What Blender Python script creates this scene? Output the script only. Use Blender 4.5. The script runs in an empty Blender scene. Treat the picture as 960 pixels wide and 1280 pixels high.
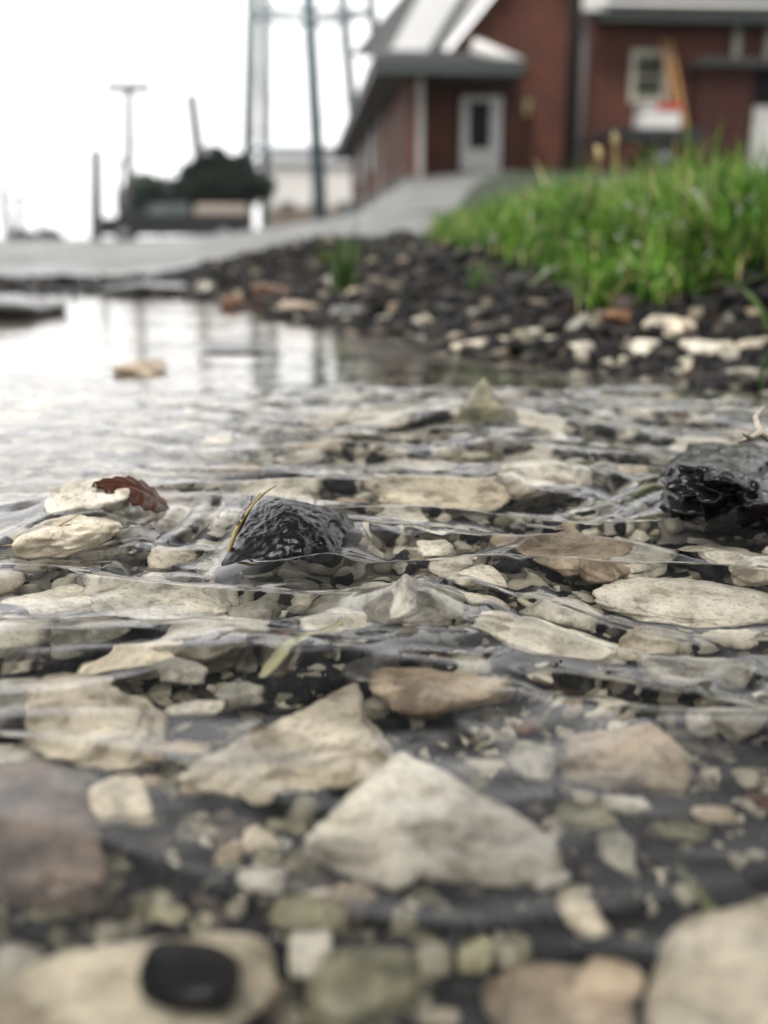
import bpy, bmesh, math, random
import numpy as np
from mathutils import Vector, Matrix, Euler

random.seed(7)
rng = np.random.default_rng(7)
R = math.radians
scene = bpy.context.scene
COL = scene.collection

# ------------------------------------------------------------------ camera maths
CAM_H = 0.14
PITCH = R(14.74)
F = 1300.0
CAM = np.array([0.0, 0.0, CAM_H])
FWD = np.array([0, math.cos(PITCH), -math.sin(PITCH)])
UP = np.array([0, math.sin(PITCH), math.cos(PITCH)])
RIGHT = np.array([1.0, 0, 0])


def ray(px, py):
    d = FWD + RIGHT * (px - 480) / F + UP * (640 - py) / F
    return d / np.linalg.norm(d)


def at_z(px, py, z=0.0):
    d = ray(px, py)
    return CAM + d * ((z - CAM_H) / d[2])


def at_y(px, py, Y):
    d = ray(px, py)
    return CAM + d * (Y / d[1])


def under(px, py, z):
    """point of the bed seen through the flat water surface"""
    d = ray(px, py)
    if z >= 0:
        return at_z(px, py, z)
    q = CAM + d * (-CAM_H / d[2])
    s = d[:2] / 1.33
    c = math.sqrt(max(1e-6, 1 - s @ s))
    return q + np.array([s[0], s[1], -c]) * (-z / c)


# ------------------------------------------------------------------ noise
def _hash(ix, iy, iz, seed):
    h = (ix.astype(np.int64) * 374761393 + iy.astype(np.int64) * 668265263 + iz.astype(np.int64) * 2147483647 + seed * 974634777) & 0xFFFFFFFF
    h = ((h ^ (h >> 13)) * 1274126177) & 0xFFFFFFFF
    h = ((h ^ (h >> 15)) * 2246822519) & 0xFFFFFFFF
    return ((h ^ (h >> 16)) & 0xFFFFFF) / float(0xFFFFFF)


def noise3(p, seed=0):
    """value noise in [-1, 1], smooth"""
    f = np.floor(p)
    t = p - f
    t = t * t * t * (t * (t * 6 - 15) + 10)
    i = f.astype(np.int64)
    out = 0
    for dx in (0, 1):
        for dy in (0, 1):
            for dz in (0, 1):
                w = (t[:, 0] if dx else 1 - t[:, 0]) * (t[:, 1] if dy else 1 - t[:, 1]) * (t[:, 2] if dz else 1 - t[:, 2])
                out = out + w * _hash(i[:, 0] + dx, i[:, 1] + dy, i[:, 2] + dz, seed)
    return out * 2 - 1


def noise2(x, y, seed=0):
    """gradient noise about [-1, 1]"""
    fx, fy = np.floor(x), np.floor(y)
    tx, ty = x - fx, y - fy
    ux = tx * tx * tx * (tx * (tx * 6 - 15) + 10)
    uy = ty * ty * ty * (ty * (ty * 6 - 15) + 10)
    ix, iy = fx.astype(np.int64), fy.astype(np.int64)
    out = 0
    z = np.zeros_like(ix)
    for dx in (0, 1):
        for dy in (0, 1):
            a = _hash(ix + dx, iy + dy, z, seed) * 2 * math.pi
            g = np.cos(a) * (tx - dx) + np.sin(a) * (ty - dy)
            out = out + (ux if dx else 1 - ux) * (uy if dy else 1 - uy) * g
    return out * 1.5


def sstep(a, b, x):
    t = np.clip((x - a) / (b - a), 0, 1)
    return t * t * (3 - 2 * t)


# ------------------------------------------------------------------ mesh helpers
def mesh_np(name, v, f, smooth=True):
    v = np.ascontiguousarray(v, dtype=np.float32)
    f = np.ascontiguousarray(f, dtype=np.int32)
    me = bpy.data.meshes.new(name)
    me.vertices.add(len(v))
    me.vertices.foreach_set("co", v.ravel())
    k = f.shape[1]
    me.loops.add(f.size)
    me.loops.foreach_set("vertex_index", f.ravel())
    me.polygons.add(len(f))
    me.polygons.foreach_set("loop_start", np.arange(0, f.size, k, dtype=np.int32))
    me.polygons.foreach_set("loop_total", np.full(len(f), k, dtype=np.int32))
    me.update(calc_edges=True)
    me.polygons.foreach_set("use_smooth", np.full(len(f), smooth))
    me.validate()
    return me


def tag(o, label=None, cat=None, group=None, kind=None):
    if label: o["label"] = label
    if cat: o["category"] = cat
    if group: o["group"] = group
    if kind: o["kind"] = kind
    return o


def link(name, me, mat=None, parent=None, loc=None, rot=None, scale=None):
    o = bpy.data.objects.new(name, me)
    COL.objects.link(o)
    if mat is not None and me is not None and not me.materials:
        me.materials.append(mat)
    if parent is not None: o.parent = parent
    if loc is not None: o.location = loc
    if rot is not None: o.rotation_euler = rot
    if scale is not None: o.scale = scale
    return o


def empty(name, loc=(0, 0, 0), rz=0.0):
    o = bpy.data.objects.new(name, None)
    COL.objects.link(o)
    o.location = loc
    o.rotation_euler = (0, 0, rz)
    o.empty_display_size = 0.05
    return o


class MB:
    """collects boxes, tubes and prisms into one mesh"""
    def __init__(self): self.bm = bmesh.new()

    def box(self, a, b, bev=0.0, rot=None):
        a, b = Vector(a), Vector(b)
        c, s = (a + b) / 2, b - a
        r = bmesh.ops.create_cube(self.bm, size=1, matrix=Matrix.Translation(c) @ (rot.to_4x4() if rot else Matrix.Identity(4)) @ Matrix.Diagonal((abs(s.x), abs(s.y), abs(s.z), 1)))
        if bev:
            es = list({e for v in r["verts"] for e in v.link_edges})
            bmesh.ops.bevel(self.bm, geom=es, offset=bev, segments=2, affect="EDGES")
        return self

    def tube(self, pts, r0, r1=None, seg=12):
        r1 = r0 if r1 is None else r1
        pts = [Vector(p) for p in pts]
        n = len(pts)
        rings = []
        for i, p in enumerate(pts):
            d = (pts[min(i + 1, n - 1)] - pts[max(i - 1, 0)]).normalized()
            q = d.to_track_quat("Z", "Y")
            rr = r0 + (r1 - r0) * i / max(1, n - 1)
            rings.append([self.bm.verts.new(p + q @ Vector((math.cos(2 * math.pi * k / seg) * rr, math.sin(2 * math.pi * k / seg) * rr, 0))) for k in range(seg)])
        for a, b in zip(rings, rings[1:]):
            for k in range(seg):
                self.bm.faces.new((a[k], a[(k + 1) % seg], b[(k + 1) % seg], b[k]))
        self.bm.faces.new(rings[0][::-1]); self.bm.faces.new(rings[-1])
        return self

    def prism(self, poly, y0, y1):
        """poly in x,z ; extruded along y"""
        a = [self.bm.verts.new((p[0], y0, p[1])) for p in poly]
        b = [self.bm.verts.new((p[0], y1, p[1])) for p in poly]
        self.bm.faces.new(a); self.bm.faces.new(b[::-1])
        n = len(poly)
        for k in range(n):
            self.bm.faces.new((a[k], b[k], b[(k + 1) % n], a[(k + 1) % n]))
        return self

    def build(self, name, mat, parent=None, smooth=False, **kw):
        bmesh.ops.recalc_face_normals(self.bm, faces=self.bm.faces)
        me = bpy.data.meshes.new(name)
        self.bm.to_mesh(me); self.bm.free()
        if smooth:
            me.polygons.foreach_set("use_smooth", [True] * len(me.polygons))
        return link(name, me, mat, parent, **kw)


# ------------------------------------------------------------------ materials
def new_mat(name):
    m = bpy.data.materials.new(name)
    m.use_nodes = True
    nt = m.node_tree
    b = nt.nodes["Principled BSDF"]
    return m, nt, b


def N(nt, t, **kw):
    n = nt.nodes.new(t)
    for k, v in kw.items():
        if k in n.inputs: n.inputs[k].default_value = v
        else: setattr(n, k, v)
    return n


def ramp(nt, fac, stops):
    r = nt.nodes.new("ShaderNodeValToRGB")
    el = r.color_ramp.elements
    while len(el) < len(stops): el.new(0.5)
    for e, (p, c) in zip(el, stops):
        e.position = p; e.color = (*c, 1)
    nt.links.new(fac, r.inputs[0])
    return r.outputs[0]


def mixc(nt, fac, a, b, mode="MIX"):
    m = nt.nodes.new("ShaderNodeMix"); m.data_type = "RGBA"; m.blend_type = mode
    for sock, val in ((m.inputs[0], fac), (m.inputs[6], a), (m.inputs[7], b)):
        if isinstance(val, (int, float)): sock.default_value = val
        elif isinstance(val, tuple): sock.default_value = (*val, 1)
        else: nt.links.new(val, sock)
    return m.outputs[2]


def math_n(nt, op, a, b=0.0, clamp=False):
    m = nt.nodes.new("ShaderNodeMath"); m.operation = op; m.use_clamp = clamp
    for s, v in ((m.inputs[0], a), (m.inputs[1], b)):
        if isinstance(v, (int, float)): s.default_value = v
        else: nt.links.new(v, s)
    return m.outputs[0]


def rock_mat(name, light, mid, dark, scale=60.0, rough=0.55, bump=0.25, coat=0.0, lo=0.38, hi=0.6, rndv=0.16, pit=0.0, moss=0.0):
    m, nt, b = new_mat(name)
    L = nt.links.new
    tc = N(nt, "ShaderNodeTexCoord")
    oi = N(nt, "ShaderNodeObjectInfo")
    addv = N(nt, "ShaderNodeVectorMath", operation="ADD")
    sc = N(nt, "ShaderNodeVectorMath", operation="SCALE"); sc.inputs[3].default_value = 3.0
    L(oi.outputs["Location"], sc.inputs[0]); L(tc.outputs["Object"], addv.inputs[0]); L(sc.outputs[0], addv.inputs[1])
    n1 = N(nt, "ShaderNodeTexNoise", Scale=scale, Detail=8.0, Roughness=0.62)
    n2 = N(nt, "ShaderNodeTexNoise", Scale=scale * 0.35, Detail=5.0, Roughness=0.6)
    n3 = N(nt, "ShaderNodeTexNoise", Scale=scale * 7, Detail=6.0, Roughness=0.7)
    for n in (n1, n2, n3): L(addv.outputs[0], n.inputs["Vector"])
    c = ramp(nt, n1.outputs[0], [(lo, dark), ((lo + hi) / 2, mid), (hi, light)])
    c2 = ramp(nt, n2.outputs[0], [(0.36, (0.66, 0.65, 0.64)), (0.58, (1.16, 1.12, 1.05))])
    c = mixc(nt, 0.8, c, c2, "MULTIPLY")
    c3 = ramp(nt, n3.outputs[0], [(0.36, (0.42, 0.40, 0.37)), (0.47, (1, 1, 1)), (0.7, (1.12, 1.12, 1.1))])
    c = mixc(nt, 0.75, c, c3, "MULTIPLY")
    if moss:
        n4 = N(nt, "ShaderNodeTexNoise", Scale=scale * 0.6, Detail=7.0, Roughness=0.7)
        L(addv.outputs[0], n4.inputs["Vector"])
        f = ramp(nt, n4.outputs[0], [(0.5, (0, 0, 0)), (0.66, (1, 1, 1))])
        c = mixc(nt, math_n(nt, "MULTIPLY", f, moss), c, (0.09, 0.085, 0.04))
    val = math_n(nt, "MULTIPLY_ADD", oi.outputs["Random"], rndv * 2)
    nt.nodes[-1].inputs[2].default_value = 1 - rndv
    hs = N(nt, "ShaderNodeHueSaturation"); L(c, hs.inputs["Color"]); L(val, hs.inputs["Value"])
    L(hs.outputs[0], b.inputs["Base Color"])
    rr = ramp(nt, n2.outputs[0], [(0.3, (rough * 0.6,) * 3), (0.7, (min(1, rough * 1.3),) * 3)])
    L(rr, b.inputs["Roughness"])
    b.inputs["Coat Weight"].default_value = coat
    b.inputs["Coat Roughness"].default_value = 0.12
    bp = N(nt, "ShaderNodeBump", Strength=bump, Distance=0.0022)
    hgt = math_n(nt, "ADD", n1.outputs[0], math_n(nt, "MULTIPLY", n3.outputs[0], 0.35))
    if pit:
        vo = N(nt, "ShaderNodeTexVoronoi", Scale=scale * 2.2); L(addv.outputs[0], vo.inputs["Vector"])
        pr = ramp(nt, vo.outputs["Distance"], [(0.05, (0, 0, 0)), (0.35, (1, 1, 1))])
        hgt = math_n(nt, "ADD", hgt, math_n(nt, "MULTIPLY", pr, pit))
    L(hgt, bp.inputs["Height"]); L(bp.outputs[0], b.inputs["Normal"])
    return m


M = {}
M["white_stone"] = rock_mat("white_limestone", (0.82, 0.79, 0.72), (0.70, 0.67, 0.60), (0.34, 0.31, 0.25), 55, 0.5, 0.5, 0.15, pit=0.25, moss=0.35)
M["cream_stone"] = rock_mat("cream_limestone", (0.80, 0.735, 0.61), (0.66, 0.60, 0.49), (0.30, 0.26, 0.20), 45, 0.5, 0.5, 0.15, pit=0.2, moss=0.3)
M["tan_stone"] = rock_mat("tan_sandstone", (0.58, 0.48, 0.37), (0.42, 0.34, 0.26), (0.17, 0.13, 0.095), 50, 0.5, 0.5, 0.15, moss=0.4)
M["grey_stone"] = rock_mat("grey_limestone", (0.52, 0.50, 0.44), (0.36, 0.35, 0.31), (0.13, 0.125, 0.115), 60, 0.5, 0.5, 0.2, moss=0.4)
M["olive_stone"] = rock_mat("olive_stone", (0.40, 0.38, 0.26), (0.27, 0.26, 0.18), (0.12, 0.12, 0.08), 60, 0.5, 0.5, 0.2, moss=0.6)
M["brown_stone"] = rock_mat("brown_stone", (0.26, 0.20, 0.165), (0.16, 0.125, 0.105), (0.065, 0.052, 0.048), 50, 0.45, 0.5, 0.2)
M["black_stone"] = rock_mat("black_slag", (0.008, 0.0085, 0.011), (0.005, 0.005, 0.007), (0.002, 0.002, 0.003), 42, 0.10, 0.45, 0.0, pit=0.9)
M['black_stone'].node_tree.nodes['Principled BSDF'].inputs['Coat Roughness'].default_value = 0.04
M['black_stone'].node_tree.nodes['Principled BSDF'].inputs['Specular IOR Level'].default_value = 0.3
M["asphalt_chunk"] = rock_mat("broken_asphalt", (0.085, 0.082, 0.08), (0.04, 0.039, 0.04), (0.018, 0.018, 0.02), 80, 0.4, 0.8, 0.35, pit=0.6)
M["red_stone"] = rock_mat("red_brick_chip", (0.42, 0.13, 0.08), (0.32, 0.09, 0.055), (0.16, 0.05, 0.035), 70, 0.6, 0.4, 0.1)
M["russet_stone"] = rock_mat("russet_stone", (0.26, 0.13, 0.07), (0.15, 0.075, 0.04), (0.05, 0.03, 0.02), 60, 0.5, 0.4, 0.2)


def flat_mat(name, col, rough=0.6, scale=4.0, var=0.15, bump=0.0, metal=0.0, spec=0.5, dist=0.01):
    m, nt, b = new_mat(name)
    L = nt.links.new
    tc = N(nt, "ShaderNodeTexCoord")
    n = N(nt, "ShaderNodeTexNoise", Scale=scale, Detail=8.0, Roughness=0.65)
    L(tc.outputs["Object"], n.inputs["Vector"])
    c = ramp(nt, n.outputs[0], [(0.3, tuple(x * (1 - var) for x in col)), (0.7, tuple(min(1, x * (1 + var)) for x in col))])
    L(c, b.inputs["Base Color"])
    b.inputs["Roughness"].default_value = rough
    b.inputs["Metallic"].default_value = metal
    b.inputs["Specular IOR Level"].default_value = spec
    if bump:
        bp = N(nt, "ShaderNodeBump", Strength=bump, Distance=dist)
        L(n.outputs[0], bp.inputs["Height"]); L(bp.outputs[0], b.inputs["Normal"])
    return m


def brick_mat():
    m, nt, b = new_mat("red_brick_wall")
    L = nt.links.new
    tc = N(nt, "ShaderNodeTexCoord")
    sx = N(nt, "ShaderNodeSeparateXYZ"); L(tc.outputs["Object"], sx.inputs[0])
    cx = N(nt, "ShaderNodeCombineXYZ")
    L(math_n(nt, "ADD", sx.outputs[0], sx.outputs[1]), cx.inputs[0]); L(sx.outputs[2], cx.inputs[1])
    br = N(nt, "ShaderNodeTexBrick", Scale=1.0)
    br.inputs["Color1"].default_value = (0.175, 0.050, 0.030, 1)
    br.inputs["Color2"].default_value = (0.085, 0.027, 0.018, 1)
    br.inputs["Mortar"].default_value = (0.10, 0.055, 0.04, 1)
    br.inputs["Mortar Size"].default_value = 0.008
    br.inputs["Brick Width"].default_value = 0.22
    br.inputs["Row Height"].default_value = 0.076
    L(cx.outputs[0], br.inputs["Vector"])
    n = N(nt, "ShaderNodeTexNoise", Scale=0.8, Detail=6.0); L(tc.outputs["Object"], n.inputs["Vector"])
    c = mixc(nt, 0.7, br.outputs[0], ramp(nt, n.outputs[0], [(0.35, (0.7, 0.7, 0.72)), (0.65, (1.25, 1.2, 1.15))]), "MULTIPLY")
    L(c, b.inputs["Base Color"]); b.inputs["Roughness"].default_value = 0.8
    bp = N(nt, "ShaderNodeBump", Strength=0.4, Distance=0.01); L(br.outputs["Fac"], bp.inputs["Height"]); bp.invert = True
    L(bp.outputs[0], b.inputs["Normal"])
    return m


M["brick"] = brick_mat()
M["trim_white"] = flat_mat("white_painted_trim", (0.84, 0.84, 0.82), 0.5, 3, 0.05)
M["trim_grey"] = flat_mat("grey_green_fascia", (0.075, 0.09, 0.087), 0.5, 3, 0.15)
M["roof_dark"] = flat_mat("dark_roof_shingle", (0.05, 0.054, 0.056), 0.7, 8, 0.3, 0.3)
M["roof_pale"] = flat_mat("pale_metal_roof", (0.62, 0.63, 0.65), 0.4, 2, 0.06)
M["soffit"] = flat_mat("soffit_board", (0.07, 0.07, 0.066), 0.7, 3, 0.1)
M["dark_glass"] = flat_mat("dark_window_glass", (0.008, 0.009, 0.013), 0.3, 2, 0.2, spec=0.15)
M["green_glass"] = flat_mat("green_window_glass", (0.07, 0.085, 0.055), 0.3, 3, 0.6, spec=0.25)
M["frame_cream"] = flat_mat("cream_window_frame", (0.56, 0.55, 0.46), 0.5, 3, 0.08)
M["dark_void"] = flat_mat("carport_shade_black", (0.012, 0.013, 0.018), 0.8, 3, 0.2)  # near-black stands in for the shade inside the open carport
M["orange"] = flat_mat("orange_ladder", (0.52, 0.29, 0.12), 0.4, 3, 0.1)
M["red"] = flat_mat("red_lid", (0.62, 0.055, 0.04), 0.4, 3, 0.1)
M["wood_pole"] = flat_mat("weathered_pole_wood", (0.14, 0.14, 0.143), 0.85, 5, 0.25, 0.3)
M["wood_brown"] = flat_mat("brown_pole_wood", (0.018, 0.011, 0.010), 0.8, 5, 0.3, 0.3)
M["steel_teal"] = flat_mat("blue_grey_tower_paint", (0.10, 0.17, 0.20), 0.45, 2, 0.12)
M["steel_pale"] = flat_mat("pale_tower_paint", (0.55, 0.59, 0.60), 0.5, 2, 0.1)
M["steel_mid"] = flat_mat("weathered_tower_paint", (0.27, 0.33, 0.35), 0.5, 2, 0.12)
M["truck_dark"] = flat_mat("dark_truck_paint", (0.02, 0.022, 0.027), 0.25, 2, 0.1)
M["truck_glass"] = flat_mat("truck_window", (0.14, 0.17, 0.17), 0.1, 2, 0.1)
M["rubber"] = flat_mat("black_rubber", (0.012, 0.012, 0.013), 0.7, 9, 0.2)
M["chrome"] = flat_mat("dull_metal", (0.4, 0.4, 0.42), 0.3, 3, 0.1, metal=0.9)
M["tarp"] = flat_mat("tan_bed_cover", (0.50, 0.44, 0.38), 0.7, 2, 0.1)
M["lamp_red"] = flat_mat("red_tail_lamp", (0.35, 0.02, 0.02), 0.2, 3, 0.1)
M["pale_wall"] = flat_mat("pale_siding", (0.84, 0.82, 0.78), 0.7, 0.6, 0.08)
M["brown_board"] = flat_mat("brown_fence_boards", (0.20, 0.15, 0.11), 0.8, 2, 0.25)
M["bark"] = flat_mat("tree_bark", (0.05, 0.04, 0.03), 0.9, 6, 0.3, 0.5)
M["lamp_glass"] = flat_mat("lantern_glass", (0.55, 0.50, 0.25), 0.3, 3, 0.1)
M["straw"] = flat_mat("dry_straw", (0.52, 0.42, 0.20), 0.5, 300, 0.25, 0.2, dist=0.0005)
M["leaf_pale"] = flat_mat("pale_drowned_leaf", (0.42, 0.41, 0.25), 0.45, 120, 0.3, 0.3, dist=0.0005)
M["leaf_red"] = flat_mat("red_brown_dead_leaf", (0.05, 0.014, 0.006), 0.3, 90, 0.6, 0.4, dist=0.0008)
M["twig"] = flat_mat("grey_twig_bark", (0.42, 0.38, 0.30), 0.7, 200, 0.4, 0.5, dist=0.0008)
M["stem"] = flat_mat("green_stem", (0.16, 0.17, 0.08), 0.4, 200, 0.2)


def attr_color_mat(name, attr, rough=0.5, trans=0.0, bump=0.0, bscale=200):
    m, nt, b = new_mat(name)
    a = N(nt, "ShaderNodeAttribute"); a.attribute_name = attr
    tc = N(nt, "ShaderNodeTexCoord")
    n = N(nt, "ShaderNodeTexNoise", Scale=float(bscale), Detail=6.0, Roughness=0.65); nt.links.new(tc.outputs["Object"], n.inputs["Vector"])
    c = mixc(nt, 0.8, a.outputs["Color"], ramp(nt, n.outputs[0], [(0.32, (0.5, 0.5, 0.5)), (0.62, (1.15, 1.12, 1.08))]), "MULTIPLY")
    nt.links.new(c, b.inputs["Base Color"])
    b.inputs["Roughness"].default_value = rough
    if bump:
        bp = N(nt, "ShaderNodeBump", Strength=bump, Distance=0.001)
        nt.links.new(n.outputs[0], bp.inputs["Height"]); nt.links.new(bp.outputs[0], b.inputs["Normal"])
    if trans:
        out = nt.nodes["Material Output"]
        t = N(nt, "ShaderNodeBsdfTranslucent"); nt.links.new(c, t.inputs["Color"])
        mx = N(nt, "ShaderNodeMixShader"); mx.inputs[0].default_value = trans
        nt.links.new(b.outputs[0], mx.inputs[1]); nt.links.new(t.outputs[0], mx.inputs[2]); nt.links.new(mx.outputs[0], out.inputs["Surface"])
    return m


M["grass"] = attr_color_mat("grass_blade", "tint", 0.28, 0.35, 0.0, 40)
M["foliage"] = attr_color_mat("tree_foliage", "tint", 0.6, 0.2, 0.0, 3)
M["gravel"] = attr_color_mat("gravel_mix", "tint", 0.6, 0.0, 0.5, 160)
M["gravel"].node_tree.nodes["Principled BSDF"].inputs["Specular IOR Level"].default_value = 0.25


def set_tint(me, cols):
    a = me.color_attributes.new("tint", "FLOAT_COLOR", "POINT")
    c = np.ones((len(me.vertices), 4), np.float32); c[:, :3] = cols
    a.data.foreach_set("color", c.ravel())


# ------------------------------------------------------------------ terrain
shore_px = [(1010, 520), (955, 478), (880, 462), (760, 455), (640, 446), (560, 428), (470, 410), (400, 402), (335, 388), (270, 374), (130, 367), (0, 366), (-250, 366)]
SH = [at_z(*p)[:2] for p in shore_px]
SH = [np.array([0.62, -1.2]), np.array([0.50, 0.2]), np.array([0.42, 0.7])] + SH + [np.array([-3.0, 1.2]), np.array([-2.6, -1.2])]
SH = np.array(SH)


def shore_dist(x, y):
    """positive on land, negative in the water"""
    best = np.full(x.shape, 1e9)
    inside = np.zeros(x.shape, bool)
    n = len(SH)
    for i in range(n):
        a, b = SH[i], SH[(i + 1) % n]
        ab = b - a
        t = np.clip(((x - a[0]) * ab[0] + (y - a[1]) * ab[1]) / (ab @ ab), 0, 1)
        d = np.hypot(x - a[0] - t * ab[0], y - a[1] - t * ab[1])
        best = np.minimum(best, d)
        c = ((a[1] > y) != (b[1] > y)) & (x < (b[0] - a[0]) * (y - a[1]) / (b[1] - a[1] + 1e-12) + a[0])
        inside ^= c
    best = best + 0.02 * noise2(x * 9, y * 9, 3)
    return np.where(inside, -best, best)


EU = np.array([-4000, 140, 300, 400, 450, 510, 600, 960, 3000.0])
EV = np.array([0.0, -0.001, 0.007, 0.018, 0.026, 0.060, 0.067, 0.067, 0.067])


def terrain(x, y):
    x = np.asarray(x, float); y = np.asarray(y, float)
    s = shore_dist(x, y)
    yy = np.maximum(y, 1.0)
    u = 480 + F * x / yy
    w = sstep(150, 430, u)
    land = 0.014 + 0.108 * w * sstep(-0.1, 0.6, s) + 0.03 * sstep(0.8, 3.0, s) * (1 - w)
    far = np.interp(u, EU, EV) * np.clip(y - 3.0, 0, 30)
    zl = 0.0 + land * sstep(0, 0.12, s) + far + 0.004 * noise2(x * 14, y * 14, 5) * sstep(0, 0.1, s)
    dist = np.hypot(x, y)
    depth = 0.006 + 0.035 * sstep(0.0, 0.22, -s) + 0.006 * sstep(0.45, 0.15, dist)
    zl = zl + (0.012 * noise2(x * 11, y * 11, 71) + 0.006 * noise2(x * 30, y * 30, 72)) * w * sstep(0.02, 0.15, s) * sstep(1.6, .8, s)
    zb = -depth + 0.004 * noise2(x * 22, y * 22, 9)
    z = np.where(s > 0, zl, zb)
    near = np.exp(-(dist / 3.0) ** 2)
    z = z + near * (0.0016 * noise2(x * 90, y * 90, 11) + 0.0008 * noise2(x * 230, y * 230, 12))
    return z


def terr1(x, y):
    return float(terrain(np.array([x]), np.array([y]))[0])


def spaced(a0, a1, step, grow, far_lo, far_hi):
    mid = list(np.arange(a0, a1, step))
    hi, st = [a1], step
    while hi[-1] < far_hi: st *= grow; hi.append(hi[-1] + st)
    lo, st = [a0], step
    while lo[-1] > far_lo: st *= grow; lo.append(lo[-1] - st)
    return np.array(lo[:0:-1] + mid + hi)


gx = spaced(-0.24, 0.26, 0.0018, 1.025, -2500, 2500)
gy = spaced(0.09, 0.62, 0.0018, 1.022, -600, 3000)
GX, GY = np.meshgrid(gx, gy)
gshape = GX.shape
GS = shore_dist(GX.ravel(), GY.ravel()).reshape(gshape)
GZ = terrain(GX.ravel(), GY.ravel()).reshape(gshape)
idx = np.arange(GX.size).reshape(gshape)
quads = np.stack([idx[:-1, :-1], idx[:-1, 1:], idx[1:, 1:], idx[1:, :-1]], -1).reshape(-1, 4)
verts = np.stack([GX.ravel(), GY.ravel(), GZ.ravel()], 1)


def ground_mat():
    m, nt, b = new_mat("wet_sediment")
    L = nt.links.new
    tc = N(nt, "ShaderNodeTexCoord")
    n = N(nt, "ShaderNodeTexNoise", Scale=45.0, Detail=9.0, Roughness=0.7); L(tc.outputs["Object"], n.inputs["Vector"])
    n2 = N(nt, "ShaderNodeTexNoise", Scale=9.0, Detail=5.0, Roughness=0.6); L(tc.outputs["Object"], n2.inputs["Vector"])
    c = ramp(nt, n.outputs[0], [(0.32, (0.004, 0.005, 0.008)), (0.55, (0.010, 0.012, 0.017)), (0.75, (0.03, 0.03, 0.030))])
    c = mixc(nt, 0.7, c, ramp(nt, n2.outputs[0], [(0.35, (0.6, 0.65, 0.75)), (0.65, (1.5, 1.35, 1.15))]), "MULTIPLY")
    at = N(nt, "ShaderNodeAttribute"); at.attribute_name = "silt_veil"
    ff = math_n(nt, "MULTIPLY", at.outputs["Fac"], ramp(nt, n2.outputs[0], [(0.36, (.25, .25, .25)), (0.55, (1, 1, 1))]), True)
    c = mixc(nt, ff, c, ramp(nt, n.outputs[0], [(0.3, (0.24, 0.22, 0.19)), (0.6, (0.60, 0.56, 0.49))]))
    L(c, b.inputs["Base Color"])
    b.inputs["Roughness"].default_value = 0.6
    bp = N(nt, "ShaderNodeBump", Strength=0.6, Distance=0.002); L(n.outputs[0], bp.inputs["Height"]); L(bp.outputs[0], b.inputs["Normal"])
    return m


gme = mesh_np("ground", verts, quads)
sa = gme.attributes.new("silt_veil", "FLOAT", "POINT")
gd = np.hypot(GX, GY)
silt_veil = sstep(0.36, 0.6, gd) * sstep(0.02, -0.15, GS) * (0.6 + 0.4 * sstep(0.25, -0.12, GX / np.maximum(GY, .1)))  # pale silt, raised further to stand in for the milky sky reflection
sa.data.foreach_set("value", silt_veil.ravel().astype(np.float32))
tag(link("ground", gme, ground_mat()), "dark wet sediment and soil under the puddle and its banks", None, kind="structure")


def drape(name, mask, lift, mat, label):
    q = quads.reshape(gshape[0] - 1, gshape[1] - 1, 4)
    m4 = mask[:-1, :-1] & mask[1:, :-1] & mask[:-1, 1:] & mask[1:, 1:]
    f = q[m4]
    used = np.unique(f)
    remap = np.full(GX.size, -1, np.int64); remap[used] = np.arange(len(used))
    v = verts[used].copy(); v[:, 2] += lift
    o = link(name, mesh_np(name, v, remap[f]), mat)
    return tag(o, label, None, kind="structure")


def asphalt_mat():
    m, nt, b = new_mat("wet_asphalt")
    L = nt.links.new
    tc = N(nt, "ShaderNodeTexCoord")
    n = N(nt, "ShaderNodeTexNoise", Scale=1.2, Detail=8.0, Roughness=0.6); L(tc.outputs["Object"], n.inputs["Vector"])
    n2 = N(nt, "ShaderNodeTexNoise", Scale=90.0, Detail=4.0, Roughness=0.6); L(tc.outputs["Object"], n2.inputs["Vector"])
    c = ramp(nt, n.outputs[0], [(0.32, (0.075, 0.078, 0.078)), (0.5, (0.15, 0.152, 0.15)), (0.66, (0.24, 0.24, 0.235))])
    c = mixc(nt, 0.6, c, ramp(nt, n2.outputs[0], [(0.35, (0.5, 0.5, 0.5)), (0.6, (1.2, 1.2, 1.2))]), "MULTIPLY")
    vo = N(nt, "ShaderNodeTexVoronoi", Scale=0.9); vo.feature = "DISTANCE_TO_EDGE"
    wn = N(nt, "ShaderNodeTexNoise", Scale=2.5, Detail=6.0); L(tc.outputs["Object"], wn.inputs["Vector"])
    L(mixc(nt, 0.25, tc.outputs["Object"], wn.outputs["Color"], "ADD"), vo.inputs["Vector"])
    c = mixc(nt, 1.0, c, ramp(nt, vo.outputs["Distance"], [(0.015, (0.25, 0.25, 0.25)), (0.05, (1, 1, 1))]), "MULTIPLY")
    L(c, b.inputs["Base Color"])
    L(ramp(nt, n.outputs[0], [(0.35, (0.25,) * 3), (0.6, (0.6,) * 3)]), b.inputs["Roughness"])
    bp = N(nt, "ShaderNodeBump", Strength=0.35, Distance=0.003); L(n2.outputs[0], bp.inputs["Height"]); L(bp.outputs[0], b.inputs["Normal"])
    return m


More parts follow.
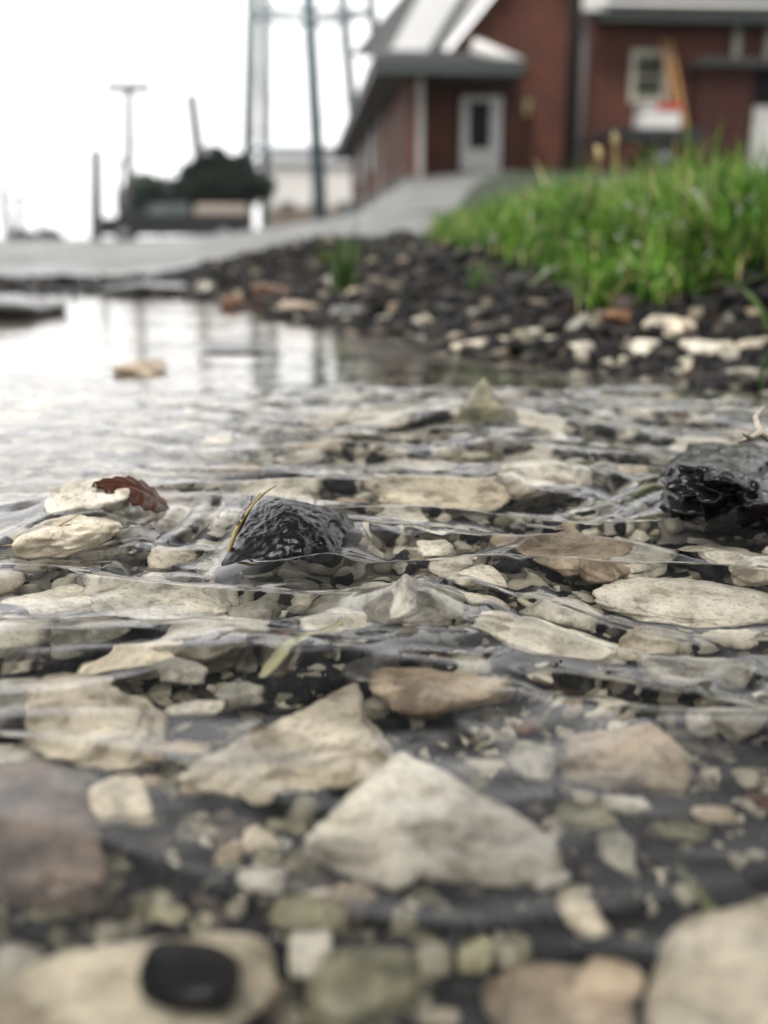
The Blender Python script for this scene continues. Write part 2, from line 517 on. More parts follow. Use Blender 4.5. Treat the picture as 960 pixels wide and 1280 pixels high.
GU = 480 + F * GX / np.maximum(GY, 0.5)
edge_noise = 0.10 * noise2(GX.ravel() * 5, GY.ravel() * 5, 21).reshape(gshape)
lawn_edge = np.interp(GY, [0, 3, 28, 40], [0, 560, 640, 640])
land = GS > 0.0
lawn_mask = land & (GS > 0.62 + edge_noise) & (GU > lawn_edge) & (GY > 0.4) & (GY < 60)
road_mask = land & (GS > 0.66 + 2.2 * edge_noise + 0.5 * noise2(GX.ravel() * 14, GY.ravel() * 14, 22).reshape(gshape) * .2) & (GU <= lawn_edge + 8) & (GY > 1.5) & (GY < 400) & (np.abs(GX) < 300)
drape("road", road_mask, 0.006, asphalt_mat(), "wet grey broken asphalt lot rising towards the brick building")
drape("lawn", lawn_mask, 0.010, flat_mat("lawn_turf", (0.018, 0.034, 0.010), 0.8, 20, 0.5, 0.5), "green turf in front of the brick building")

# ------------------------------------------------------------------ rocks
_ico = {}


def ico(sub):
    if sub not in _ico:
        bm = bmesh.new(); bmesh.ops.create_icosphere(bm, subdivisions=sub, radius=1)
        v = np.array([x.co[:] for x in bm.verts]); f = np.array([[q.index for q in t.verts] for t in bm.faces]); bm.free()
        v /= np.linalg.norm(v, axis=1)[:, None]
        _ico[sub] = (v, f)
    return _ico[sub]


def rock_verts(seed, sub=4, planes=14, sharp=14, rough=0.06, lump=0.12, extra=None):
    r = np.random.default_rng(seed)
    v, f = ico(sub)
    n = r.normal(size=(planes, 3)); n /= np.linalg.norm(n, axis=1)[:, None]
    o = r.uniform(0.62, 1.0, planes)
    if extra is not None:
        en = np.array([e[:3] for e in extra], float); eo = np.array([e[3] for e in extra])
        en /= np.linalg.norm(en, axis=1)[:, None]
        n = np.vstack([n, en]); o = np.concatenate([o, eo])
    base = np.vstack([np.eye(3), -np.eye(3)])
    n = np.vstack([n, base]); o = np.concatenate([o, np.ones(6)])
    q = np.maximum(v @ n.T, 0) / o
    rad = (q ** sharp).sum(1) ** (-1.0 / sharp)
    p = v * rad[:, None]
    off = r.uniform(0, 50, 3)
    rad2 = 1 + lump * noise3(p * 1.7 + off, seed) + rough * noise3(p * 5 + off, seed + 1) + rough * 0.5 * noise3(p * 11 + off, seed + 2)
    if sub >= 4: rad2 = rad2 + rough * 0.28 * noise3(p * 24 + off, seed + 3)
    if sub >= 5: rad2 = rad2 + rough * 0.18 * noise3(p * 50 + off, seed + 4)
    p = p * rad2[:, None]
    mn, mx = p.min(0), p.max(0)
    p = (p - (mn + mx) / 2) / (mx - mn)
    return p, f      # unit box


def hero(px, py, w, h, mat, label, name="limestone_rock", cat="stone", hr=0.45, sub=4, seed=None, zc=None, yaw=None, roll=0.0, planes=14,
         sharp=14, rough=0.06, lump=0.12, extra=None, group=None, lmax=2.2, tilt=(0, 0), sink=0.35, above=False):
    """a stone that covers about w x h pixels of the photograph round (px, py), standing on the bed"""
    seed = seed if seed is not None else int(px * 13 + py * 7)
    if zc is not None and not above and zc > -0.021: zc = zc - (0.0095 if py < 860 else 0.0045)
    z = -0.02 if zc is None else zc
    P = at_z(px, py, z) if above else under(px, py, z)
    for _ in range(4):
        D = np.linalg.norm(P - CAM)
        W = w * D / F
        V = h * D / F
        phi = math.atan2(CAM_H - P[2], math.hypot(P[0], P[1]))
        H = hr * W
        if above: k = math.cos(phi) * 0.75
        else:
            st = math.cos(phi) / 1.33
            k = math.sin(phi) * st / math.sqrt(1 - st * st)
        Ln = (V - H * k) / max(0.05, math.sin(phi))
        Ln = min(max(Ln, 0.6 * W), lmax * W)
        if zc is None:
            bed = terr1(P[0], P[1])
            z = bed + H * (0.5 - sink)
            P = at_z(px, py, z) if above or z > 0 else under(px, py, z)
        else: break
    v, f = rock_verts(seed, sub, planes, sharp, rough, lump, extra)
    v = v * np.array([W, Ln, H])
    me = mesh_np(name, v, f)
    az = math.atan2(-P[0], P[1])
    o = link(name, me, M[mat], loc=P, rot=(R(tilt[0]), R(tilt[1]), az + R(yaw or 0)))
    tag(o, label, cat, group)
    HERO.append((P[0], P[1], max(W, Ln) / 2, P[2] + H / 2))
    return o


HERO = []
S = hero
# --- nearest stones
S(150, 1262, 350, 190, "cream_stone", "largest smooth cream boulder with a dark round pebble on it, nearest the lens", hr=.42, sub=5, sharp=7, rough=.025, lump=.12, yaw=12, zc=-.026)
S(238, 1222, 112, 104, "black_stone", "black round pebble resting on the big cream stone", name="dark_pebble", cat="pebble", hr=.6, sharp=5, rough=.02, lump=.06, zc=-.008)
S(945, 1225, 210, 250, "cream_stone", "olive tinted cream stone cut by the lower right frame edge", hr=.5, sub=5, sharp=8, rough=.03, zc=-.024)
S(455, 1240, 130, 110, "olive_stone", "greenish grey stone beside the cream boulder, at the bottom edge", hr=.5, zc=-.030, sharp=9)
S(700, 1262, 180, 70, "tan_stone", "flat tan stone touching the bottom edge of the view", hr=.4, zc=-.030)
S(752, 1228, 90, 76, "tan_stone", "rounded tan stone leaning on the flat tan one", hr=.6, zc=-.026)
S(22, 1215, 60, 70, "grey_stone", "grey pebble behind the cream boulder at the left frame edge", hr=.5, zc=-.030)
# --- centre foreground
S(540, 1000, 288, 195, "white_stone", "big white angular limestone with a pointed top, centre of the foreground", hr=.42, sub=6, seed=5, planes=3, sharp=26, rough=.05, lump=.10,
  extra=[(.66, .72, .18, .30), (-.86, .48, .15, .42), (.10, -1, .25, .52), (-.25, -.35, .9, .40), (.45, .2, .85, .42)], zc=-.014, yaw=0)
S(365, 915, 255, 150, "cream_stone", "long pale slab sloping down to the left behind the white angular stone", hr=.36, sub=6, seed=23, planes=3, sharp=24, rough=.05,
  extra=[(-.74, .66, .15, .22), (1, .05, .2, .6), (.2, -1, .3, .50), (-.1, -.45, .9, .42), (.3, .3, .9, .45)], zc=-.016, yaw=0)
S(120, 892, 160, 135, "cream_stone", "warm cream stone above the small yellow one on the left", hr=.45, sub=5, zc=-.018, sharp=9)
S(137, 1006, 96, 92, "cream_stone", "yellow cream block with a dark hollow beneath it, left foreground", hr=.75, sub=5, seed=31, planes=7, sharp=18, zc=-.020, rough=.04)
S(38, 1035, 150, 200, "brown_stone", "large mauve brown stone cut by the left frame edge", hr=.55, sub=5, zc=-.022, sharp=8)
S(95, 1126, 108, 44, "olive_stone", "flat pale green stone lying under the brown stone", hr=.35, zc=-.032)
S(325, 1101, 62, 52, "white_stone", "round white pebble with a dimple, below the pebble cluster", cat="pebble", name="limestone_pebble", hr=.6, zc=-.028, sharp=8)
S(385, 1146, 92, 42, "olive_stone", "pale wedge shaped stone right of the dimpled white pebble", hr=.35, zc=-.032)
S(388, 1188, 50, 48, "white_stone", "small white lump between the cream boulder and the greenish stone", hr=.5, zc=-.032)
S(440, 1118, 56, 46, "tan_stone", "small tan stone under the white angular limestone", hr=.5, zc=-.030)
S(725, 1146, 82, 40, "cream_stone", "elongated cream pebble slanting down to the right", name="limestone_pebble", cat="pebble", hr=.4, yaw=-38, zc=-.028, sharp=7)
S(688, 1098, 34, 36, "white_stone", "tiny pale chip just above the elongated cream pebble", name="limestone_pebble", cat="pebble", hr=.5, yaw=-30, zc=-.028)
S(664, 952, 62, 60, "grey_stone", "round grey stone right of the pointed limestone peak", hr=.7, zc=-.020, sharp=7)
S(785, 945, 150, 90, "tan_stone", "brown grey stone with a ragged edge, right of the round grey one", hr=.45, sub=5, zc=-.020, planes=8, sharp=16)
S(732, 1020, 76, 40, "olive_stone", "olive domed stone touching the right tip of the white limestone", hr=.5, zc=-.028)
S(782, 1006, 62, 28, "white_stone", "flat white chip behind the olive domed stone", hr=.3, zc=-.026)
S(850, 1038, 64, 30, "olive_stone", "grey green chip in the dark water on the right", hr=.4, zc=-.030)
S(893, 1018, 50, 24, "tan_stone", "pinkish tan chip alone in the dark water on the right", hr=.4, zc=-.028)
S(884, 897, 38, 54, "white_stone", "upright white pebble, left of two near the right edge", name="limestone_pebble", cat="pebble", hr=1.0, zc=-.016, sharp=7)
S(930, 902, 66, 52, "white_stone", "white wedge shaped pebble, right of two near the right edge", name="limestone_pebble", cat="pebble", hr=.6, zc=-.016, yaw=-25)
S(770, 1062, 44, 60, "grey_stone", "dim grey upright pebble in the dark water", name="limestone_pebble", cat="pebble", hr=.8, zc=-.034)
S(612, 1056, 38, 20, "red_stone", "red brick chip beside the right flank of the white limestone", name="brick_chip", cat="brick chip", hr=.4, zc=-.028)
S(545, 1092, 34, 26, "red_stone", "red brick chip directly below the white limestone", name="brick_chip", cat="brick chip", hr=.5, zc=-.030)
S(245, 985, 36, 22, "tan_stone", "small reddish tan pebble by the yellow block", name="limestone_pebble", cat="pebble", hr=.5, zc=-.026)
S(225, 935, 74, 24, "tan_stone", "thin reddish slab behind the long pale slab", hr=.25, zc=-.024, yaw=-10)
S(190, 975, 36, 26, "tan_stone", "orange tan pebble right of the yellow block", name="limestone_pebble", cat="pebble", hr=.6, zc=-.026)
S(468, 935, 40, 34, "white_stone", "bright white knob between the slab and the pointed limestone", hr=.7, zc=-.018)
S(548, 862, 170, 70, "tan_stone", "rosy tan stone under the ripples behind the limestone peak", hr=.4, sub=5, zc=-.017)
S(470, 842, 84, 44, "asphalt_chunk", "black stone behind the top of the long pale slab", name="asphalt_chunk", hr=.5, zc=-.014)
S(245, 880, 76, 34, "white_stone", "pale flat pebble between the warm cream stone and the slab", name="limestone_pebble", cat="pebble", hr=.4, zc=-.022)
S(300, 860, 60, 30, "grey_stone", "grey pebble at the upper edge of the long pale slab", name="limestone_pebble", cat="pebble", hr=.5, zc=-.022)
S(352, 806, 38, 30, "russet_stone", "dark brown pebble touching the drowned pale leaf", name="dark_pebble", cat="pebble", hr=.7, zc=-.014)
# --- pale stones under the ripples, left and right
S(205, 742, 200, 84, "white_stone", "wide white stone just under the surface, left of the black lump", hr=.28, sub=5, zc=-.012, sharp=10)
S(268, 792, 130, 62, "white_stone", "blunt white stone in front of the wide one on the left", hr=.4, sub=5, zc=-.014)
S(60, 752, 110, 46, "white_stone", "flat white stone near the left frame edge, behind the grey pair", hr=.35, zc=-.014)
S(30, 800, 100, 40, "grey_stone", "grey stone below the flat white one at the left edge", hr=.4, zc=-.018)
S(120, 795, 100, 46, "grey_stone", "rounded grey stone between the left edge and the blunt white stone", hr=.4, zc=-.018)
S(170, 828, 120, 36, "cream_stone", "shallow cream slab above the warm cream stone", hr=.25, zc=-.018)
S(30, 870, 110, 60, "grey_stone", "pale grey stone left of the warm cream stone", hr=.4, zc=-.020)
S(30, 935, 80, 44, "grey_stone", "dull grey stone over the large brown one", hr=.4, zc=-.024)
S(230, 835, 60, 28, "grey_stone", "flat grey pebble under the blunt white stone", name="limestone_pebble", cat="pebble", hr=.4, zc=-.022)
S(680, 596, 104, 72, "white_stone", "round white stone breaking the ripples right of centre", hr=.5, sub=5, zc=-.004, sharp=8)
S(545, 612, 190, 40, "cream_stone", "long low cream stone just under the surface behind the black lump", hr=.14, sub=5, zc=-.008)
S(870, 745, 240, 56, "white_stone", "broad white ledge under the ripples at the right edge", hr=.18, sub=5, zc=-.010)
S(700, 690, 170, 62, "tan_stone", "warm tan stone under the dark ripple lines right of centre", hr=.25, sub=5, zc=-.014)
S(905, 690, 120, 50, "white_stone", "pale stone below the wet black rock on the right", hr=.3, sub=5, zc=-.012)
S(790, 700, 90, 40, "grey_stone", "grey stone between the warm tan stone and the right edge", hr=.4, zc=-.016)
S(690, 800, 190, 60, "white_stone", "pale drowned stone in front of the crossing ripple crests", hr=.25, sub=5, zc=-.016)
S(860, 835, 130, 46, "grey_stone", "grey drowned stone over the two white pebbles", hr=.3, zc=-.016)
S(440, 760, 90, 44, "grey_stone", "dull grey stone left of the sharp tipped stone", hr=.4, zc=-.018)
S(640, 530, 150, 30, "white_stone", "pale stone under the water right of the cone shaped stone", hr=.16, zc=-.006)
S(500, 520, 130, 34, "white_stone", "pale stone under the water left of the cone shaped stone", hr=.16, zc=-.006)
# --- stones that stand out of the water
S(368, 674, 158, 124, "black_stone", "glossy black pitted lump with a straw stalk leaning on it", name="black_slag_lump", hr=.58, sub=6, sharp=4, planes=8, rough=.06, lump=.16, zc=.004, above=True, yaw=-8, seed=78,
  extra=[(-.5, -.5, .8, .5), (.6, -.4, .75, .5), (.2, .7, .8, .6)])
S(518, 752, 120, 96, "grey_stone", "grey stone with a sharp tip poking out beside the black lump", name="grey_rock", hr=.62, sub=6, seed=41, planes=4, sharp=18, rough=.07,
  extra=[(-.8, -.2, .42, .26), (.75, -.3, .5, .26), (.1, -.9, .35, .5), (0, .9, .5, .3)], zc=.006, above=True)
S(110, 628, 100, 62, "white_stone", "mottled white stone under the red brown leaf", hr=.55, sub=5, zc=.008, above=True)
S(86, 672, 128, 62, "cream_stone", "golden tan stone in front of the mottled white one", hr=.40, sub=5, zc=.004, above=True, planes=8, sharp=16)
S(22, 652, 96, 56, "asphalt_chunk", "dark wet stone at the left edge beside the golden tan stone", name="asphalt_chunk", hr=.45, zc=-.004, above=True)
S(935, 600, 190, 160, "black_stone", "big glossy black rock half out of the water at the right edge", name="black_slag_lump", hr=.5, sub=6, rough=.085, lump=.22, sharp=7, zc=.009, above=True, seed=91)
S(606, 512, 78, 66, "olive_stone", "cone shaped grey stone standing out of the ripples", name="grey_rock", hr=1.0, sub=5, seed=52, planes=4, sharp=16,
  extra=[(-.8, -.1, .5, .38), (.8, -.1, .5, .38), (0, -.85, .5, .45), (0, .85, .5, .45)], zc=.013, above=True)
S(175, 462, 66, 26, "tan_stone", "small brown stone alone in the pale water on the left", hr=.35, zc=.002, above=True)
S(300, 438, 96, 22, "asphalt_chunk", "thin black slab lying in the pale water", name="asphalt_chunk", hr=.12, zc=-.002, above=True)
S(345, 487, 60, 12, "asphalt_chunk", "sliver of black stone awash in front of the thin black slab", name="asphalt_chunk", hr=.1, zc=-.004, above=True)
S(18, 388, 120, 40, "asphalt_chunk", "black broken asphalt piece on the far left shore", name="asphalt_chunk", hr=.3, zc=.006, above=True)
# --- far bank stones
BANK = [
    (388, 386, 76, 34, "tan_stone", "tan flat stone with a dark underside at the foot of the gravel bank"),
    (292, 378, 34, 30, "russet_stone", "rust brown stone at the left end of the gravel bank"),
    (345, 362, 60, 26, "russet_stone", "rust coloured rubble lump above the tan flat stone"),
    (255, 358, 30, 22, "grey_stone", "light grey stone at the left end of the gravel bank"),
    (480, 402, 36, 24, "white_stone", "pale stone left of the white pair at the water line"),
    (530, 402, 36, 28, "white_stone", "white stone, one of a pair under the dark gravel"),
    (500, 384, 30, 20, "tan_stone", "light tan stone wedged in the dark gravel"),
    (572, 412, 46, 20, "white_stone", "white stone between the pair and the pinkish stone"),
    (608, 430, 90, 32, "cream_stone", "pinkish cream stone, longest at the far water line"),
    (636, 406, 42, 26, "tan_stone", "tan stone resting over the pinkish cream one"),
    (690, 428, 56, 26, "white_stone", "greyish white stone right of the pinkish cream one"),
    (726, 436, 40, 30, "white_stone", "white chip in front of the brown domed stone"),
    (728, 404, 44, 36, "grey_stone", "speckled grey stone left of the brown domed stone"),
    (775, 400, 52, 40, "russet_stone", "brown domed stone under the grass edge"),
    (796, 432, 70, 30, "white_stone", "low white stone below the brown domed stone"),
    (842, 408, 76, 40, "cream_stone", "cream stone with a flat top under the long grass"),
    (888, 440, 70, 46, "white_stone", "brightest round white stone on the right of the far bank"),
    (946, 428, 60, 28, "cream_stone", "pale cream stone at the right end of the far bank"),
    (940, 395, 50, 28, "tan_stone", "tan stone above the pale cream one at the right end"),
    (905, 398, 34, 22, "grey_stone", "small grey stone between the cream stone and the right edge"),
    (600, 392, 34, 20, "grey_stone", "grey stone half buried in the dark gravel"),
    (558, 386, 30, 20, "asphalt_chunk", "black stone beside the half buried grey stone"),
    (672, 398, 34, 20, "asphalt_chunk", "black stone between the tan stone and the speckled grey one"),
    (938, 470, 60, 36, "grey_stone", "bluish grey stone at the right shore behind the black rock"),
    (440, 388, 60, 28, "asphalt_chunk", "black rubble piece right of the tan flat stone"),
    (425, 352, 40, 24, "grey_stone", "greyish stone under the green weed"),
    (470, 352, 30, 20, "tan_stone", "light brown stone right of the green weed"),
    (520, 345, 34, 22, "asphalt_chunk", "black lump high in the dark gravel"),
    (360, 330, 34, 18, "tan_stone", "pale stone on top of the left part of the gravel bank"),
    (452, 312, 26, 16, "tan_stone", "yellowish stone on the crest of the gravel bank"),
    (190, 358, 120, 18, "asphalt_chunk", "long black asphalt slab on the far shore left of the gravel bank"),
    (655, 350, 44, 26, "asphalt_chunk", "black stone tucked under the first grass blades"),
    (608, 352, 40, 24, "asphalt_chunk", "dark rounded stone left of the first grass blades"),
]
for (px, py, w, h, mt, lb) in BANK:
    # walk the ray to the bank surface
    d = ray(px, py + h * 0.25)
    t = 0.9
    while t < 6:
        p = CAM + d * t
        if p[2] < max(0.0, terr1(p[0], p[1])): break
        t += 0.02
    W = w * t / F
    hr = 0.45 if w > 60 else 0.6
    if "slab" in lb: hr = 0.14
    H = max(h * t / F * 0.9, hr * W * 0.5)
    v, f = rock_verts(int(px * 3 + py), 4, 12, 10)
    nm = {"asphalt_chunk": "asphalt_chunk", "russet_stone": "brown_rock"}.get(mt, "limestone_rock")
    o = link(nm, mesh_np(nm, v * np.array([W, W * 0.85, H]), f), M[mt], loc=(p[0], p[1], p[2] + H * 0.12), rot=(0, 0, random.uniform(-.3, .3)))
    tag(o, lb, "stone")
    HERO.append((p[0], p[1], W / 2, p[2]))

# pale drowned stones in mid stream
MIDK = [("white_stone", "white", .42), ("cream_stone", "cream", .22), ("grey_stone", "grey", .24), ("tan_stone", "tan", .12)]
hx = np.array([h[0] for h in HERO]); hy = np.array([h[1] for h in HERO]); hr_ = np.array([h[2] for h in HERO])
cnt = 0
for _ in range(9000):
    if cnt >= 80: break
    y = 0.36 + 0.62 * random.random() ** 1.3
    x = random.uniform(-.42, .42) * y
    sz_ = random.uniform(.018, .042) * (0.7 + .6 * y)
    if np.any(np.hypot(hx - x, hy - y) < hr_ * .7 + sz_ * .42): continue
    r = random.random(); acc = 0
    for mt, word, pr in MIDK:
        acc += pr
        if r < acc: break
    v, f = rock_verts(3000 + cnt, 4, 9, 10, rough=.05, lump=.15)
    th = sz_ * random.uniform(.35, .6)
    zt_ = max(terr1(x, y) + th * .2, -.010 - random.random() * .010 - th / 2)
    o = link("limestone_rock", mesh_np("limestone_rock", v * np.array([sz_ * random.uniform(.9, 1.3), sz_, th]), f), M[mt], loc=(x, y, min(zt_, -.0125 - th / 2)), rot=(random.uniform(-.15, .15), random.uniform(-.15, .15), random.uniform(0, 6.28)))
    tag(o, "medium %s drowned stone under the ripples in mid stream" % word, "stone", "%s drowned stones in mid stream" % word)
    HERO.append((x, y, sz_ / 2, 0)); hx = np.append(hx, x); hy = np.append(hy, y); hr_ = np.append(hr_, sz_ / 2)
    cnt += 1

# ------------------------------------------------------------------ countable pebbles
proto = []
for k in range(14):
    v, f = rock_verts(900 + k, 3, 10, 6 if k % 2 else 12, rough=.04, lump=.14)
    proto.append((v, f))
KINDS = [("white_stone", "white", .24), ("cream_stone", "cream", .16), ("grey_stone", "grey", .18), ("olive_stone", "greenish", .14), ("tan_stone", "tan", .12), ("asphalt_chunk", "black", .16)]
cache = {}
hx = np.array([h[0] for h in HERO]); hy = np.array([h[1] for h in HERO]); hr_ = np.array([h[2] for h in HERO])
zones = [  # name, y range, count, size range
    ("near the lens", 0.135, 0.26, 120, (0.004, 0.0125)),
    ("in the middle of the stream", 0.26, 0.62, 110, (0.007, 0.019)),
    ("at the foot of the far bank", 1.12, 2.1, 62, (0.014, 0.034)),
]
for zn, y0, y1, cnt, (s0, s1) in zones:
    done = tries = 0
    while done < cnt and tries < 20000:
        tries += 1
        y = random.uniform(y0, y1)
        hw = 0.39 * math.hypot(y, .14) + 0.01
        x = random.uniform(-hw, hw)
        s = s0 + (s1 - s0) * random.random() ** 2
        if y1 > 1:
            sd = float(shore_dist(np.array([x]), np.array([y]))[0])
            if not (-0.08 < sd < 0.10) or 480 + F * x / y < 240: continue
        if y1 < .3 and x > .012 and y < .26 and random.random() < .72: continue
        if np.any(np.hypot(hx - x, hy - y) < hr_ * 0.85 + s * 0.3): continue
        r = random.random(); acc = 0
        for mt, word, pr in KINDS:
            acc += pr
            if r < acc: break
        k = random.randrange(len(proto))
        key = (k, mt)
        if key not in cache:
            # unit pebble, 1 m in size, scaled per object
            me = mesh_np("pebble", proto[k][0], proto[k][1])
            me.materials.append(None)
            cache[key] = me
        sx, sy, sz = s * random.uniform(.8, 1.3), s * random.uniform(.7, 1.1), s * random.uniform(.4, .75)
        v = proto[k][0] * np.array([sx, sy, sz])
        me = mesh_np("pebble", v, proto[k][1])
        z = terr1(x, y) + sz * 0.25
        o = link("pebble", me, M[mt], loc=(x, y, z), rot=(random.uniform(-.4, .4), random.uniform(-.4, .4), random.uniform(0, 6.28)))
        tag(o, "small %s pebble %s" % (word, {"near the lens": "on the dark streambed nearest the lens", "in the middle of the stream": "under the ripples in mid stream",
            "at the foot of the far bank": "among dark gravel on the far bank"}[zn]), "pebble", "%s pebbles %s" % (word, zn))
        hx = np.append(hx, x); hy = np.append(hy, y); hr_ = np.append(hr_, s * .45)
        done += 1
for me in cache.values(): bpy.data.meshes.remove(me)


# ------------------------------------------------------------------ gravel (uncountable)
def gravel(name, n, sampler, size, palette, label, sub=2):
    vs, fs, cs = [], [], []
    ps = [rock_verts(500 + k, sub, 9, 8, rough=.05, lump=.15) for k in range(10)]
    nv = len(ps[0][0])
    xs, ys = sampler(n)
    zs = terrain(xs, ys)
    for i in range(len(xs)):
        p, f = ps[i % 10]
        s = size[0] + (size[1] - size[0]) * random.random() ** 2.2
        if callable(size[2]): s *= size[2](xs[i], ys[i])
        e = Euler((random.uniform(-.6, .6), random.uniform(-.6, .6), random.uniform(0, 6.28))).to_matrix()
        q = (p * np.array([s * random.uniform(.8, 1.3), s, s * random.uniform(.45, .8)])) @ np.array(e).T
        q = q + np.array([xs[i], ys[i], zs[i] + s * 0.22])
        vs.append(q); fs.append(f + i * nv)
        if name == 'streambed_gravel' and ys[i] > .36 and random.random() < (.45 if xs[i] < 0 else .12): c = random.choice([(.50, .48, .41), (.42, .39, .33), (.60, .57, .50), (.30, .285, .25)])  # extra pale stones also imitate the whitish sky sheen on the water
        else: c = palette[random.choices(range(len(palette)), [c[1] for c in palette])[0]][0]
        cs.append(np.tile(np.array(c) * random.uniform(.7, 1.25), (nv, 1)))
    me = mesh_np(name, np.vstack(vs), np.vstack(fs))
    set_tint(me, np.vstack(cs))
    return tag(link(name, me, M["gravel"]), label, None, kind="stuff")


def samp_bed(n):
    y = 0.12 + (1.25 - 0.12) * rng.random(n * 3) ** 2.0
    x = (rng.random(n * 3) * 2 - 1) * (0.42 * np.hypot(y, .14) + .03)
    dens = noise2(x * 12, y * 12, 31) + 0.5 * noise2(x * 30, y * 30, 32)
    k = ~((x > .012) & (y < .26) & (rng.random(n * 3) < .7)) & (shore_dist(x, y) < 0.02) & (dens > -0.75 + 0.5 * (rng.random(n * 3) - .5))
    return x[k][:n], y[k][:n]


def samp_bank(n):
    y = 1.0 + 2.4 * rng.random(n * 8)
    x = (rng.random(n * 8) * 2 - 1) * 0.50 * y
    s = shore_dist(x, y)
    u = 480 + F * x / y
    k = (s > -0.06) & (s < 1.0 + .15 * noise2(x * 5, y * 5, 4)) & (u > -60) & ((u > 240) | ((s < .75) & (rng.random(n * 8) < .22)))
    return x[k][:n], y[k][:n]


bedpal = [((.010, .011, .015), 7), ((.03, .03, .032), 3), ((.38, .36, .29), 2.2), ((.24, .23, .17), 2.2), ((.55, .52, .43), 1.5), ((.13, .06, .04), .12), ((.14, .12, .10), 2)]
bankpal = [((.006, .006, .007), 9), ((.016, .0155, .0155), 4), ((.055, .05, .044), 2.2), ((.035, .025, .018), .7), ((.22, .19, .15), .4), ((.10, .085, .07), .8), ((.34, .29, .22), .25), ((.06, .025, .014), .3)]
gravel("streambed_gravel", 15000, samp_bed, (0.0028, 0.0105, lambda x, y: 0.75 + 1.1 * y), bedpal, "fine dark and pale gravel on the streambed")
gravel("bank_gravel", 11500, samp_bank, (0.006, 0.036, 0), bankpal, "dark coarse gravel and broken asphalt on the far bank", 1)


# ------------------------------------------------------------------ water
def water_height(x, y):
    d = np.hypot(x, y)
    left = sstep(0.02, -0.35, x / np.maximum(y, .1))
    amp = 0.30 + 0.70 * sstep(0.20, 0.33, d)
    amp = amp * (1 - 0.50 * sstep(0.75, 1.0, d)) * (1 - 0.88 * sstep(0.96, 1.08, d) * (1 - left))
    amp = amp * (1 - 0.72 * left * sstep(.45, .62, d)) * (1 - 0.15 * left)
    wx = x + 0.018 * noise2(x * 9, y * 9, 41)
    wy = y + 0.030 * noise2(x * 7 + 5, y * 7, 42) + 0.10 * x
    big = 1 + 1.35 * sstep(.25, .34, d) * sstep(1.02, .85, d) * (1 - .7 * left)
    h = 0.0036 * noise2(wx * 7, wy * 13, 43)
    h = h + 0.0024 * noise2(wx * 6 + wy * 7, wy * 27, 53)
    r1 = 1 - np.abs(noise2(wx * 6 + wy * 3, wy * 19, 44))
    h = h + 0.0024 * np.maximum(r1, 0) ** 3
    h = h * big
    r2 = 1 - np.abs(noise2(wx * 15 + wy * 8, wy * 36, 45))
    h = h + 0.0007 * np.maximum(r2, 0) ** 4
    h = h + 0.00062 * noise2(wx * 16 + wy * 9, wy * 52, 48) * sstep(.25, .4, d)
    h = h + 0.00022 * noise2(wx * 34, wy * 65, 46)
    h = h * amp
    # collars and small wakes round the stones that break the surface
    for (px, py, rad, a, wake) in COLLARS:
        P = at_z(px, py, 0)
        dx, dy = x - P[0], y - P[1]
        q = np.hypot(dx, dy * 0.75) - rad
        h = h + a * np.exp(-np.maximum(q, -0.004) / 0.006)
        if wake:
            ang = sstep(-0.2, 1.0, (dx * 0.85 - dy * 0.5) / (np.hypot(dx, dy) + 1e-6))
            h = h + 0.0011 * np.cos(np.maximum(q, 0) * 2 * math.pi / 0.016) * np.exp(-np.maximum(q, 0) / 0.045) * ang * (q > 0)
    for (ax, ay, bx, by, a, wd) in CRESTS:
        a, wd = a * 0.8, wd * 1.05
        A, B = at_z(ax, ay)[:2], at_z(bx, by)[:2]
        ab = B - A; L2 = ab @ ab
        t = ((x - A[0]) * ab[0] + (y - A[1]) * ab[1]) / L2
        nrm = (-(x - A[0]) * ab[1] + (y - A[1]) * ab[0]) / math.sqrt(L2)
        nrm = nrm + 0.012 * noise2(x * 16, y * 16, 51) + 0.003 * noise2(x * 50, y * 50, 52)
        env = sstep(-0.08, 0.2, t) * sstep(1.08, 0.8, t)
        h = h + a * env * (np.exp(-(nrm / wd) ** 2) - 0.55 * np.exp(-((nrm + wd * 1.7) / (wd * 1.1)) ** 2))
    return h


COLLARS = [(368, 700, 0.030, .0035, True), (515, 765, 0.016, .0035, True), (608, 530, 0.022, .003, True), (680, 606, 0.03, .002, True),
           (110, 645, 0.03, .002, True), (86, 690, 0.036, .002, False), (935, 640, 0.055, .004, False), (888, 745, 0.02, .001, False)]
CRESTS = [(560, 742, 900, 812, .0032, .0055), (640, 835, 960, 880, .0028, .006), (640, 655, 890, 688, .003, .006), (410, 600, 640, 632, .0028, .007),
          (430, 530, 660, 548, .003, .010), (850, 690, 990, 720, .0028, .006), (0, 815, 220, 800, .0022, .006), (700, 575, 840, 640, .0024, .006),
          (0, 890, 150, 905, .0012, .006), (560, 500, 860, 480, .003, .014), (830, 870, 960, 820, .0022, .005), (380, 790, 480, 770, .002, .004)]
wxs = spaced(-0.42, 0.48, 0.0016, 1.05, -2.9, 0.66)
ys = [-1.1]
while ys[-1] < 0.10: ys.append(ys[-1] + max(0.0012, (0.10 - ys[-1]) * 0.12))
while ys[-1] < 3.3: ys.append(ys[-1] + max(0.0011, 0.0036 * ys[-1]))
wys = np.array(ys)
WX, WY = np.meshgrid(wxs, wys)
WZ = water_height(WX.ravel(), WY.ravel()).reshape(WX.shape)
